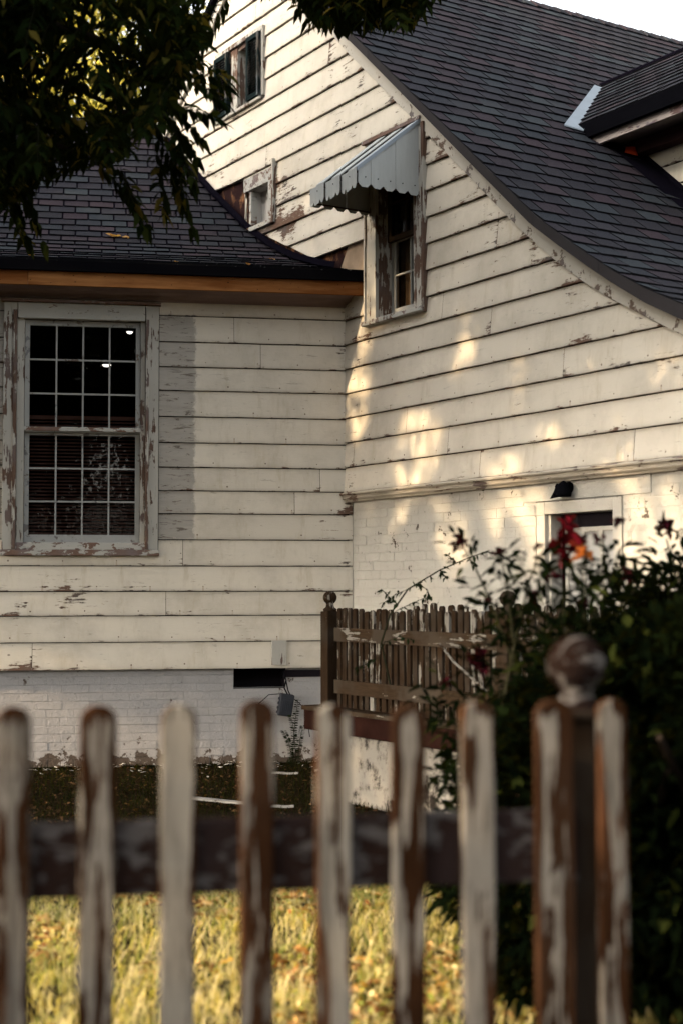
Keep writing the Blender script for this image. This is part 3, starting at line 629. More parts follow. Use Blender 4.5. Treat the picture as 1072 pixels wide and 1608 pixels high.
# awning: sloped ribbed hood with scalloped skirt
AY0, AY1 = .40, 1.07; PX = -.57
m = MB(); n = 6
for i in range(n):                                   # raised and lowered roof pans
    a, b = lerp(AY0, AY1, i/n), lerp(AY0, AY1, (i+1)/n); h = .016 if i % 2 else 0
    m.prism([GP(a, -.035, 4.775+h), GP(b, -.035, 4.775+h), GP(b, PX-(.014 if i % 2 else 0), 4.335+h), GP(a, PX-(.014 if i % 2 else 0), 4.335+h)], Vector((0, 0, -.006)))
AW = obj('window_awning', m, M['awning'], HOUSE)
def scallop(a, b, top, bot, k):                      # outline in (u, z), pointed-lobe bottom edge
    w = (b-a); return [(a, top), (b, top), (b, bot+.028), (b-w*.28, bot), (a+w*.28, bot), (a, bot+.028)]
m = MB(); n = 12; 
for i in range(6):
    a, b = lerp(AY0, AY1, i/6), lerp(AY0, AY1, (i+1)/6); x = PX-(.014 if i % 2 else 0)-.002
    for (c, d) in ((a, (a+b)/2), ((a+b)/2, b)):
        pts = scallop(c, d, 4.345, 4.205, 0); m.prism([GP(u, x, z) for u, z in pts], Vector((.003, 0, 0)))
obj('awning_skirt', m, M['awning'], AW)
for ysd in (AY1, AY0):
    m = MB(); n = 5
    for i in range(n):
        xa, xb = lerp(PX, -.036, i/n), lerp(PX, -.036, (i+1)/n); w = xb-xa
        tz = lambda x: 4.335+(x-PX)/(-.036-PX)*.435
        pts = [(xa, tz(xa)), (xb, tz(xb)), (xb, 4.215+.028), (xb-w*.28, 4.215), (xa+w*.28, 4.215), (xa, 4.215+.028)]
        yo = ysd + (.004 if i % 2 else 0)
        m.prism([GP(yo, x, z) for x, z in pts], Vector((0, .003, 0)))
    o = obj('awning_side', m, M['awning'], AW)
m = MB(); m.prism([GP(AY1+.008, PX-.01, 4.325), GP(AY1+.008, -.03, 4.768), GP(AY1+.008, -.03, 4.80), GP(AY1+.008, PX-.01, 4.357)], Vector((0, .05, 0))); obj('awning_rail', m, M['flash'], AW)
m = MB()
for i in range(5):
    m = MB(); x = lerp(PX, -.036, (i+.5)/5); m.lathe(GP(AY1+.012, x, 4.285), [(.0045, 0), (.0045, .004)], 8, Vector((0, -1, 0))); obj('bolt', m, M['black'], AW)
for i in range(6): m = MB(); m.lathe(GP(lerp(AY0, AY1, (i+.5)/6)-.03, PX-.018, 4.30), [(.004, 0), (.004, .004)], 8, Vector((-1, 0, 0))); obj('bolt', m, M['black'], AW)
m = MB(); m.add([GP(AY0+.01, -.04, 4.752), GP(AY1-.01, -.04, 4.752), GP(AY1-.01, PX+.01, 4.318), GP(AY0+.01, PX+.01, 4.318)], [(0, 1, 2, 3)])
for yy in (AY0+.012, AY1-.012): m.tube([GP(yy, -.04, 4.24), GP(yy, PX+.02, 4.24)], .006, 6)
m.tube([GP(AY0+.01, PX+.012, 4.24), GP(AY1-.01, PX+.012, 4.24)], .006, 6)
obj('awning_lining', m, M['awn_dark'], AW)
m = MB(); m.tube([GP(.36, -.055, 3.98), GP(.36, -.06, 4.30)], .007, 6); obj('awning_strut', m, M['mould'], AW)
m = MB(); gb(m, .30, 1.08, 4.79, 4.815, -.05, 0., wear=1.2); obj('drip_cap', m, M['trim_h'], AF)
# shuttered attic window: y 1.30..2.22 -> -2.22..-1.30
m = MB(); gb(m, -2.22, -1.98, 5.64, 5.665, -.05, .1, wear=.4); gb(m, -1.98, -1.33, 5.64, 5.665, -.06, .1, wear=.4); gb(m, -2.2, -1.30, 6.25, 6.29, -.05, .05, wear=.5); gb(m, -1.335, -1.30, 5.665, 6.25, -.045, .05, wear=.5)
gb(m, -1.93, -1.80, 5.665, 6.25, -.03, .10, wear=.9); gb(m, -1.56, -1.54, 5.665, 6.25, -.03, .1, wear=.5); gb(m, -1.80, -1.56, 6.21, 6.25, -.02, .1, wear=.9)
UF = obj('window_frame', m, M['trim_z'], HOUSE, bevel=.003)
o, gm = sash(UF, -1.80, -1.56, 5.665, 6.21, 2, 3, .05, st=.02, rb=.03, rtp=.02, mw=.018, P=GP, mat=M['muntin'], wear=-.3); obj('window_pane', gm, M['glass'], UF)
m = MB(); gb(m, -2.2, -1.2, 5.6, 6.3, .4, .41); gb(m, -1.56, -1.55, 5.6, 6.3, .1, .4); gb(m, -1.82, -1.81, 5.6, 6.3, .1, .4); obj('interior_room', m, M['dark'], HOUSE)
for (a, b, v) in ((-1.56, -1.335, -.055), (-2.20, -1.935, -.05)):
    m = MB(); st = .035
    gb(m, a, a+st, 5.67, 6.24, v-.02, v+.015, wear=.5); gb(m, b-st, b, 5.67, 6.24, v-.02, v+.015, wear=.9); gb(m, a+st, b-st, 5.67, 5.71, v-.019, v+.014); gb(m, a+st, b-st, 6.20, 6.24, v-.019, v+.014)
    sh = obj('shutter', m, M['shutter'], HOUSE)
    m = MB()
    for k in range(21):
        z = 5.713+k*.0235; m.prism([GP(a+st, v-.015, z), GP(a+st, v+.01, z+.016), GP(a+st, v+.012, z+.013), GP(a+st, v-.013, z-.003)], Vector((0, -(b-a-2*st), 0)), wear=.9)
    obj('louvre', m, M['shutter'], sh)
# boxed vent opening: y 1.125..1.652 -> -1.652..-1.125
m = MB(); gb(m, -1.652, -1.125, 4.87, 4.985, -.045, .03, wear=.45); gb(m, -1.205, -1.125, 4.535, 4.87, -.045, .03, wear=.5); gb(m, -1.575, -1.535, 4.535, 4.87, -.03, .03, wear=.6); gb(m, -1.60, -1.125, 4.495, 4.535, -.055, .08, wear=.5)
VF = obj('vent_frame', m, M['trim_h'], HOUSE, bevel=.003)
m = MB(); gb(m, -1.72, -1.205, 4.535, 4.87, .075, .08); gb(m, -1.541, -1.536, 4.535, 4.87, .0, .075); gb(m, -1.535, -1.205, 4.53, 4.535, 0, .075); gb(m, -1.209, -1.205, 4.535, 4.87, -.0, .075); gb(m, -1.535, -1.205, 4.866, 4.87, 0, .075); obj('vent_panel', m, M['panel'], VF)
m = MB(); gb(m, -1.133, -1.108, 4.50, 5.05, -.052, 0, wear=.9); obj('edge_strip', m, M['trim_z'], VF)
# ------------------------------------------------------------------ door
m = MB(); gb(m, 2.29, 2.375, 0.55, 1.82, .03, .16, wear=.05); gb(m, 2.375, 3.02, 1.825, 1.905, .03, .16, wear=.05); gb(m, 2.29, 2.375, 1.82, 1.905, .028, .16, wear=.05); gb(m, 3.02, 3.10, .55, 1.905, .03, .16, wear=.05)
DF = obj('door_frame', m, M['trim'], HOUSE, bevel=.004)
m = MB(); gb(m, 2.375, 2.40, .55, 1.82, .06, .15, wear=0); gb(m, 2.995, 3.02, .55, 1.82, .06, .15, wear=0); obj('door_stop', m, M['trim'], DF)
m = MB(); gb(m, 2.47, 2.995, .55, 1.735, .135, .17, wear=-.2)
DO = obj('door', m, M['panel'], HOUSE)
m = MB()
for a in (2.47, 2.63, 2.80, 2.965): gb(m, a, a+.028, .56, 1.735, .118, .136, wear=-.2)
for z in (.56, 1.10, 1.705): gb(m, 2.498, 2.965, z, z+.028, .12, .136, wear=-.2)
obj('door_panel', m, M['trim'], DO, bevel=.003)
m = MB(); gb(m, 2.40, 2.995, 1.735, 1.83, .16, .17); gb(m, 2.40, 2.47, .55, 1.735, .16, .17); gb(m, 2.27, 3.1, .4, 1.91, .3, .31); obj('transom_shade_strip', m, M['dark'], HOUSE)  # dark transom; the tall strip beside the door paints in the jamb shade
# ------------------------------------------------------------------ dormer
eX, rX, eZ, rZ = 1.50, 2.585, 5.00, 5.79
yF = -2.85
m = MB(); sl = (rZ-eZ)/(rX-eX)
def ymain(z): return float(np.interp(z, [p[1] for p in mainp], [p[0] for p in mainp]))
dp = [(eX, eZ), (rX, rZ)]
m2 = MB()
def dworld(s, h, z): return Vector((h, s, z))
shingles(m2, dp, .13, .228, lambda h: yF, lambda h: ymain(eZ+(h-eX)*sl)-.0, dworld)
DR = obj('dormer_roof', m2, M['shingle'], HOUSE)
m = MB(); y0, y1 = ymain(eZ), ymain(rZ)
m.add([(eX, yF, eZ-.012), (eX, y0, eZ-.012), (rX, y1, rZ-.012), (rX, yF, rZ-.012)], [(0, 1, 2, 3)])
m.add([(2*rX-eX, yF, eZ-.005), (2*rX-eX, y0, eZ-.005), (rX, y1, rZ-.005), (rX, yF, rZ-.005)], [(0, 3, 2, 1)])
obj('roof_underlay', m, M['underlay'], DR)
m = MB(); m.tube([(rX, yF, rZ+.01), (rX, y1+.05, rZ+.012)], .022, 6); obj('ridge_cap', m, M['underlay'], DR)
m = MB(); m.box((eX-.015, yF, eZ-.125), Vector((.04, 0, 0)), Vector((0, y0-yF+.02, 0)), Vector((0, 0, .122))); obj('gutter', m, M['black'], DR)
m = MB(); m.box((eX+.03, yF, eZ-.19), Vector((.03, 0, 0)), Vector((0, y0-yF-.10, 0)), Vector((0, 0, .085)), wear=.5); m.box((eX+.06, yF, eZ-.13), Vector((.36, 0, 0)), Vector((0, y0-yF-.1, 0)), Vector((0, 0, .02)), wear=.2)
obj('fascia_board', m, weathered('flaking dark fascia', (.30, .26, .24), ((.05, .03, .03), (.16, .11, .10)), .5, 'y'), DR)
m = MB(); m.box((1.80, yF, eZ-.26), Vector((.12, 0, 0)), Vector((0, y0-yF-.12, 0)), Vector((0, 0, .10))); obj('soffit', m, M['awn_dark'], DR)
cx = 1.93; cheek = MB()
czs = [4.778-.168*k for k in range(9)][::-1] + [4.93]
def cheek_bot(y): return float(np.interp(y, [p[0] for p in mainp], [p[1] for p in mainp]))+.055
siding(cheek, czs, yF+.1, -1.0, lambda y: eZ-.07, cheek_bot, [], lambda y, z: .05+.25*max(0, fbm(y, z, 3)), lambda y, o, z: Vector((cx-o, y, z)), .024)
obj('dormer_cheek', cheek, M['clap'], HOUSE)
m = MB(); pts = [(y, cheek_bot(y)-.06) for y in np.linspace(yF+.1, -.95, 14)]
m.prism([(cx+.004, y, z) for y, z in pts] + [(cx+.004, -.95, eZ-.02), (cx+.004, yF+.1, eZ-.02)], Vector((.02, 0, 0))); obj('sheathing', m, M['dark'], DR); m = MB(); m.prism([(2*rX-cx, y, z) for y, z in pts] + [(2*rX-cx, -.95, eZ-.02), (2*rX-cx, yF+.1, eZ-.02)], Vector((.02, 0, 0)))
obj('sheathing', m, M['dark'], DR)
m = MB()                                            # front of the dormer with its window
m.add([(cx, yF+.1, 3.55), (2*rX-cx, yF+.1, 3.55), (2*rX-cx, yF+.1, eZ), (rX, yF+.1, rZ-.04), (cx, yF+.1, eZ)], [(0, 1, 2, 3, 4)], wear=.1, bu=0, bv=.5, bid=.3, zz=4); obj('dormer_front', m, M['clap'], HOUSE)
m = MB(); m.box((cx+.3, yF+.07, 3.9), Vector((.72, 0, 0)), Vector((0, .04, 0)), Vector((0, 0, .95))); obj('dormer_window', m, M['dark'], HOUSE)
m = MB()                                            # black apron flashing along the cheek and the pale strip in the valley
ys = np.linspace(yF+.1, -1.12, 16); vs = []
for y in ys:
    z = cheek_bot(y)-.055; vs += [Vector((cx-.30, y, z+.018)), Vector((cx-.032, y, z+.024)), Vector((cx-.03, y, z+.07))]
m.add(vs, [(i*3+j, i*3+3+j, i*3+4+j, i*3+1+j) for i in range(15) for j in (0, 1)]); obj('cheek_flashing', m, M['underlay'], HOUSE)
m = MB(); a = Vector((1.31, -1.11, cheek_bot(-1.11)-.03)); b = Vector((2.44, -.20, cheek_bot(-.20)-.03)); w = Vector((.16, -.045, .0)); w.z = w.y*.87
m.add([a, b, b+w*.55+Z*.0, a+w+Z*.01, a+Z*.012, b+Z*.012, b+w*.55+Z*.012, a+w+Z*.02], [(4, 7, 6, 5), (0, 1, 5, 4), (0, 4, 7, 3)])
m.add([a+w+Z*.02, b+w*.55+Z*.012, b+w*.8+Z*.05, a+w*1.12+Z*.05], [(0, 3, 2, 1)]); obj('valley_flashing', m, M['flash'], HOUSE)
m = MB(); m.add([(1.68, -1.39, 4.73), (1.78, -1.43, 4.71), (1.80, -1.38, 4.80), (1.72, -1.36, 4.79)], [(0, 1, 2, 3)]); obj('flashing_tag', m, plain('orange red flashing paint', (.28, .035, .01), .7), HOUSE)
# far side of the house, closing the volume
m = MB(); m.add([(8, -4.4, 0), (8, 7.4, 0), (8, 7.4, 2.9), (8, 1.6, 7.2), (8, -4.4, 2.65)], [(0, 1, 2, 3, 4)]); m.add([(.05, -4.45, 0), (8, -4.45, 0), (8, -4.45, 2.66), (.05, -4.45, 2.66)], [(0, 1, 2, 3)])
m.add([(0.02, 7.4, 0), (8, 7.4, 0), (8, 7.4, 2.9), (.02, 7.4, 2.9)], [(3, 2, 1, 0)]); obj('back_wall', m, M['panel'], HOUSE)

# ------------------------------------------------------------------ porch lamp above the door
PL = thing('porch_lamp', (BX, -2.62, 1.95), 'small black metal lamp fixed to the wall above the door', 'lamp')
m = MB(); m.lathe((BX-.01, -2.62, 1.985), [(.038, 0), (.038, .010), (.02, .02)], 14, Vector((-1, 0, 0))); obj('backplate', m, M['black'], PL)
m = MB(); m.tube([(BX-.01, -2.63, 1.97), (0, -2.635, 1.98), (-.03, -2.635, 1.975)], .012, 8); obj('arm', m, M['black'], PL)
m = MB(); m.lathe((-.035, -2.64, 1.925), [(.048, 0), (.052, .02), (.047, .05), (.034, .078), (.014, .095), (.004, .10)], 18); obj('lamp_shade', m, M['black'], PL, smooth=True)
m = MB(); m.lathe((-.03, -2.575, 1.945), [(.02, -.012), (.032, .0), (.022, .02), (.014, .04), (.016, .05), (.003, .068)], 12); m.prism([(-.03, -2.515, 1.918), (-.03, -2.66, 1.93), (-.03, -2.62, 1.96), (-.03, -2.55, 1.955)], Vector((-.012, 0, 0))); obj('cap', m, M['black'], PL)

# ------------------------------------------------------------------ ceiling lamps inside the wing room
for (x, y, d, r), lb in zip([(204, 521, 12.5, .028), (168, 573, 13.0, .04)], ['small glowing ceiling lamp seen through the topmost right window pane', 'glowing half-round ceiling lamp seen just under the upper window bar']):
    c = at(x, y, d); c = Vector(c); L_ = thing('ceiling_lamp', c, lb, 'lamp', 'ceiling lamps inside the wing')
    m = MB(); m.lathe(c, [(.001, -.02), (r*.7, -.014), (r, 0)], 16); obj('lamp_shade', m, M['glow'], L_, smooth=True)
    m = MB(); m.lathe(c, [(r*1.1, .001), (r*1.1, .012), (.01, .02)], 16); m.tube([c+Z*.02, (c.x, c.y, 3.59)], .004, 5); obj('base', m, M['black'], L_)

# ------------------------------------------------------------------ utility box on wires
UB = thing('utility_box', WP(-.49, -.06, .37), 'grey utility box dangling on wires below the dark foundation vent', 'utility box')
m = MB(); R_ = Matrix.Rotation(RAD(9), 3, N)
def ub(p): return WP(-.49, -.06, .45) + R_ @ Vector(p)
def ubox(mb, s0, s1, v0, v1, z0, z1): mb.box(ub(U*s0+N*v0+Z*z0), R_ @ (U*(s1-s0)), R_ @ (N*(v1-v0)), R_ @ (Z*(z1-z0)))
ubox(m, -.055, .055, -.03, .04, -.085, .085); obj('case', m, M['box'], UB, bevel=.008)
m = MB(); ubox(m, -.048, .048, -.038, -.031, -.07, .05); 
for k in range(5): ubox(m, -.03+k*.014, -.024+k*.014, -.042, -.038, -.05, .03)
for k in range(4): ubox(m, -.066, -.056, -.02, .0, -.07+k*.035, -.052+k*.035)
obj('cover', m, M['box'], UB, bevel=.002)
m = MB(); m.tube([ub(Z*.085), WP(-.50, -.05, .58), WP(-.485, -.045, .64), WP(-.51, .02, .70)], .006, 6); m.tube([ub(Z*.085+U*.02), WP(-.47, -.05, .56), WP(-.49, -.04, .66), WP(-.50, .04, .74)], .005, 6)
m.tube([ub(Z*.08-U*.05), WP(-.62, -.05, .53), WP(-.70, -.04, .46), WP(-.74, -.03, .33), WP(-.75, -.02, .05)], .0035, 5); m.tube([ub(Z*.06+U*.05), WP(-.38, -.06, .46), WP(-.33, -.05, .40), WP(-.30, -.04, .2)], .003, 5); obj('wire', m, M['black'], UB)

# ================================================================== STAIR LANDING AND ITS RAILINGS
LX = -1.25
LA = thing('stair_landing', (-.7, -2.8, 0), 'raised landing with red-brown wooden edge on a stained plaster block beside the door', 'landing')
m = MB(); m.box((-1.20, -3.9, 0), Vector((1.15, 0, 0)), Vector((0, 2.15, 0)), Vector((0, 0, .44))); obj('block', m, M['plaster'], LA, bevel=.01)
m = MB(); m.box((-1.27, -4.0, .435), Vector((.06, 0, 0)), Vector((0, 2.5, 0)), Vector((0, 0, .125))); obj('edge_beam', m, plain('red brown beam', (.012, .0052, .004), .8, .5, 14), LA, bevel=.004)
m = MB()
for k in range(9): m.box((-1.29+k*.138, -4.0, .563+random.uniform(-.002, .003)), Vector((.132, 0, 0)), Vector((0, 2.5, 0)), Vector((0, 0, .028)), wear=.3)
obj('deck_board', m, M['railing_h'], LA, bevel=.003)
def finial(parent, c, r, mat):
    m = MB(); c = Vector(c); n = 14
    prof = [(r*.95, 0), (r*.98, .014), (r*.62, .026), (r*.52, .045), (r*.60, .052)]
    b = .052+r*.80
    prof += [(r*sin(a), b-r*cos(a)) for a in np.linspace(.62, pi-.02, n)]
    m.lathe(c, prof, 28, wear=.6); o = obj('ball_finial', m, mat, parent, smooth=True); return o
def rounded_picket(mb, o, ux, uy, w, t, h, z0, wear=.3, taper=0., lean=0.):
    """o: base centre; ux along fence, uy thickness; rounded top"""
    pts = [(-w/2, z0), (w/2, z0)]
    for i in range(9):
        a = pi*i/8; pts.append((w/2*cos(a), h - w*.42 + w*.42*sin(a)))
    mid = [(-w/2, z0+(h-z0)*.5)]
    mb.prism([o + ux*(p[0]+lean*(p[1]-z0)) + Z*p[1] for p in pts], uy*t, wear=[wear]*(2*len(pts)))
def railing(X, y0, y1, label, zt, posts, w=.044, sp=.0635, jitter=.012, extra=None, wearr=.4):
    T = thing('picket_railing', (X, (y0+y1)/2, .59), label, 'railing', 'railings on the stair landing')
    y = y0; k = 0
    while y > y1:
        if all(abs(y-p) > .07 for p in posts):
            m = MB(); ww = w*random.uniform(.85, 1.15); hh = zt+random.uniform(-jitter, jitter)
            rounded_picket(m, Vector((X+.02, y, 0)), Vector((0, -1, 0)), Vector((.018, 0, 0))/.018, ww, .018, hh, .60, random.uniform(-.1, .9), lean=random.uniform(-.01, .01)); obj('picket', m, M['railing'], T)
        y -= sp*random.uniform(.93, 1.08); k += 1
    for z0, z1, wr in ((1.012, 1.098, .0), (.685, .772, .4)):
        m = MB(); m.prism([(X-.006, y0+.02, z0), (X-.006, y1, z0-.004), (X-.006, y1, z1-.004), (X-.006, y0+.02, z1)], Vector((.024, 0, 0)), wear=wr); obj('rail', m, M['railing_h'], T, bevel=.003)
    for p in posts:
        m = MB(); m.box((X-.04, p-.045, .59), Vector((.09, 0, 0)), Vector((0, .09, 0)), Vector((0, 0, .61)), wear=.9); po = obj('post', m, M['railing'], T, bevel=.006)
        finial(T, (X+.005, p, 1.20), .044, M['railing'])
    return T
railing(LX, -1.87, -4.0, 'bare brown picket railing with ball-topped posts along the outer edge of the landing', 1.215, [-1.787, -3.6])
RB = railing(-.72, -1.95, -4.0, 'taller picket railing behind the brown one, nearer the house wall', 1.243, [], sp=.094, w=.05)
m = MB(); m.box((-.74, -2.725, .59), Vector((.05, 0, 0)), Vector((0, .15, 0)), Vector((0, 0, .688)), wear=.2); obj('post', m, M['trim_z'], RB, bevel=.006)
# pale loose stick leaning across the railing
m = MB(); m.tube([at(690, 1012, 8.15), at(712, 1040, 8.1), at(764, 1086, 8.0)], .008, 6, wear=-.9); tag(obj('wooden_stick', m, M['railing_h']), 'pale weathered stick leaning slantwise against the landing railing', 'stick')

# ================================================================== FRONT FENCE
FV = -8.5776
FE = thing('picket_fence', WP(-1.5, FV, 0), 'weathered white picket fence with rounded tops across the foreground', 'fence')
centers = [-2.124+.1495*k for k in range(-7, 0)] + [-2.124, -1.971, -1.819, -1.666, -1.519, -1.373, -1.230, -1.077, -.955]
wears = [.4]*7 + [.35, .45, .1, .75, .0, .75, .45, .75, .5]
random.seed(21)
for k, (c, w_) in enumerate(zip(centers, wears)):
    m = MB(); w = .068*random.uniform(.97, 1.05) if k < 15 else .062
    if k == 14: w = .080
    rounded_picket(m, WP(c, FV-.0, 0), U, N, w, .022, 1.118+random.uniform(-.004, .004)-(.006 if k > 10 else 0), .06, w_, lean=random.uniform(-.004, .004))
    o = obj('picket', m, M['fence_w'] if w_ < .3 else M['fence'], FE, origin=WP(c, FV, 0), bevel=.006)
    if w_ < .3: o['label'] = 'mostly still painted picket'
for z0, z1 in ((.752, .892), (.20, .33)):
    m = MB(); m.box(WP(-3.3, FV+.024, z0), U*2.28, N*.035, Z*(z1-z0), wear=.5); obj('rail', m, M['rail'], FE, bevel=.004)
m = MB(); m.box(WP(-1.043, FV+.055, 0), U*.094, N*.094, Z*1.07, wear=1.3); PO = obj('post', m, M['railing'], FE, bevel=.005)
m = MB(); m.box(WP(-1.055, FV+.043, 1.07), U*.118, N*.118, Z*.018, wear=.8); obj('post_cap', m, M['railing'], FE, bevel=.004)
finial(FE, WP(-.996, FV+.102, 1.078), .060, weathered('old ball finial paint', (.075, .066, .058), ((.003, .0015, .001), (.012, .006, .004)), .72, 'x', 1.2))

# ================================================================== GRASS, LITTER, DEBRIS
def blades(name, P, H, mat, label, wid=.006, lean=.5, lv=None):
    n = len(P); a = rng.random(n)*2*pi; D = np.stack([np.cos(a), np.sin(a), np.zeros(n)], 1); S = np.stack([-np.sin(a), np.cos(a), np.zeros(n)], 1)
    ln = (rng.random(n)*lean)[:, None]; H = H[:, None]; w = wid*(.6+.8*rng.random(n))[:, None]
    V = np.stack([P-S*w*.5, P+S*w*.5, P+D*H*ln*.35+Z3*H*.6+S*w*.35, P+D*H*ln*.35+Z3*H*.6-S*w*.35, P+D*H*ln+Z3*H*(1-.35*ln)], 1)
    b = (np.arange(n)*5)[:, None]
    F = np.concatenate([b+np.array([[0, 1, 2]]), b+np.array([[0, 2, 3]]), b+np.array([[3, 2, 4]])])
    o = np_mesh(name, V.reshape(-1, 3), F, mat, None, {'lv': np.repeat(rng.random(n) if lv is None else lv, 5)}, origin=(0, 0, 0))
    return tag(o, label, 'grass', kind='stuff')
Z3 = np.array([0, 0, 1.])
def wpn(s, v, z): return s[:, None]*np.array(U) + v[:, None]*np.array(N) + z[:, None]*Z3
# lawn density varies in patches
n = 60000; s = rng.uniform(-3.6, .2, n); v = rng.uniform(-7.6, -3.9, n)
pt = np.array([fbm(a*1.6, b*1.6, 2, 3) for a, b in zip(s[::8], v[::8])]).repeat(8)[:n]
keep = rng.random(n) < np.clip(.45+pt*3.2, .02, 1)
s, v, pt = s[keep], v[keep], pt[keep]
blades('grass', wpn(s, v, np.zeros(len(s))), rng.uniform(.02, .085, len(s))*(1+.5*np.clip(pt, -1, 1)), M['grass'], 'sunlit yellow-green grass seen through the front fence', .0042, 2.2, lv=np.clip(rng.random(len(s))*.62+pt*1.3+.16, 0, 1))
nt_ = 150; cs = rng.uniform(-3.2, .1, nt_); cv = rng.uniform(-7.4, -4.2, nt_); k_ = rng.integers(0, nt_, 6500)
blades('grass', wpn(cs[k_]+rng.normal(0, .035, 6500), cv[k_]+rng.normal(0, .035, 6500), np.zeros(6500)), rng.uniform(.04, .12, 6500), M['grass'], 'taller straw-coloured tufts standing in the sunlit lawn', .0045, 2.2, lv=rng.uniform(.2, 1, 6500))
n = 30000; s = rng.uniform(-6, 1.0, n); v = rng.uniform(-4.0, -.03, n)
blades('grass', wpn(s, v, np.zeros(n)), rng.uniform(.015, .06, n), M['grass'], 'thin shaded grass at the foot of the house', .006, 1.6, lv=rng.random(n)*.04)  # blades take the ramp's darkest colours to paint in the house's shade
def scatter_leaves(name, n, sr, vr, mat, label, L=(.03, .075), zz=(.002, .04), origin=(0, 0, 0), patch=0., lv=None):
    s = rng.uniform(*sr, n); v = rng.uniform(*vr, n)
    if patch:
        k = np.array([fbm(a*1.3+9, b*1.3, 6, 3) for a, b in zip(s, v)]) > patch; s, v = s[k], v[k]; n = len(s)
    a = rng.random(n)*2*pi; D = np.stack([np.cos(a), np.sin(a), rng.normal(0, .3, n)], 1)
    l = rng.uniform(*L, n); o = leaves(name, wpn(s, v, rng.uniform(*zz, n)), D, l, l*rng.uniform(.35, .6, n), mat, None, droop=.1, cup=.35, origin=origin, val=lv)
    return tag(o, label, 'leaf litter', kind='stuff')
scatter_leaves('leaf_litter', 9000, (-3.6, .3), (-7.6, -3.9), M['litter'], 'dry orange-brown leaves strewn through the lawn', patch=-.02)
scatter_leaves('weed_cover', 9000, (-3.4, .3), (-7.4, -3.9), M['grass'], 'small round-leaved weeds between the grass', (.018, .04), (.01, .06), patch=.02, lv=None)
scatter_leaves('leaf_litter', 5000, (-6, 1), (-3.2, -.03), M['leaf_shade'], 'fallen leaves coloured dark for the shade by the foundation', (.02, .05), (.001, .015))
m = MB(); random.seed(9)
for k in range(150):
    s = random.uniform(-2.9, .0); v = -abs(random.gauss(.12, .28))-.02; c = WP(s, v, .012+random.random()*.02); a = random.random()*pi; r = random.uniform(.006, .022)
    d = Vector((cos(a), sin(a), random.uniform(-.3, .3)))*r; e = Vector((-sin(a), cos(a), random.uniform(-.3, .3)))*r*random.uniform(.3, .8)
    m.prism([c-d-e, c+d-e*.6, c+d*.8+e, c-d*.7+e*.9], Vector((0, 0, .002)))
tag(obj('paint_chips', m, M['chip']), 'white paint chips littering the ground under the foundation wall', 'paint chips', kind='stuff')
def plank(p, q, w, label):
    p, q = Vector(p), Vector(q); d = (q-p); sd = d.cross(Z).normalized()*w; m = MB(); n = 8; vs = []
    for i in range(n+1):
        c = p+d*i/n+Z*(.002*sin(i*.9)); kq = 1+.12*sin(i*2.+w*90); vs += [c-sd*.5, c+sd*.5*kq, c+sd*.5*kq+Z*.012, c-sd*.5+Z*.012]
    fs = [(i*4+j, i*4+4+j, i*4+4+(j+1) % 4, i*4+(j+1) % 4) for i in range(n) for j in range(4)]+[(3, 2, 1, 0), (n*4, n*4+1, n*4+2, n*4+3)]
    m.add(vs, fs, wear=.3); tag(obj('fallen_board', m, M['old_board']), label, 'board', 'boards fallen from the siding')
M['old_board'] = weathered('dirty fallen board', (.20, .195, .185), ((.02, .014, .01), (.08, .055, .04)), .45, 'x')
plank((-2.03, -1.32, .02), (-1.78, -1.78, .02), .06, 'longest pale board lying in the shaded dirt between the pickets')
plank((-1.74, -1.90, .015), (-1.62, -1.98, .015), .03, 'short pale splinter of board beside the sunny-edged picket')
plank((-.62, -.55, .02), (-.50, -.62, .045), .04, 'small white board scrap nearest the climbing weed')
plank((-.95, -.50, .02), (-.80, -.62, .02), .03, 'narrow broken board strip left of the climbing weed')
# fallen leaves on the wing roof
def roof_pt(s, h): return WP(s, h, float(np.interp(h, [p[0] for p in wingp], [p[1] for p in wingp]))+.02)
for s, h, L_, lb in ((-1.78, 1.16, .14, 'dry brown leaf sprig lying across the middle of the low roof'), (-.78, .0, .07, 'bright orange leaf on the low roof edge'), (-2.45, .25, .05, 'pale dry leaf near the left end of the low roof edge'), (-1.35, .12, .05, 'yellowed leaf at the roof edge right of the window'), (-.5, .55, .05, 'small pale leaf close to the dark wall flashing')):
    k = 9 if L_ > .1 else 3; P0 = np.array(roof_pt(s, h)); aa = rng.random(k)*6.28
    D = np.stack([np.cos(aa), np.sin(aa)*.8, np.sin(aa)*.35+.2], 1); P = P0 + rng.normal(0, L_*.25, (k, 3))*np.array([1.3, .3, .1])
    tag(leaves('fallen_leaf', P, D, L_*.55, L_*.25, M['litter'], val=rng.random(k)*.4+.5, droop=0), lb, 'leaf', 'fallen leaves on the low roof')

# ================================================================== PLANTS
def fern_stem(mb, pts, r=.003): mb.tube(pts, [r*(1-.6*i/(len(pts)-1)) for i in range(len(pts))], 5)
def bez(p, q, r_, n=8): return [p.lerp(q, t).lerp(q.lerp(r_, t), t) for t in np.linspace(0, 1, n)]
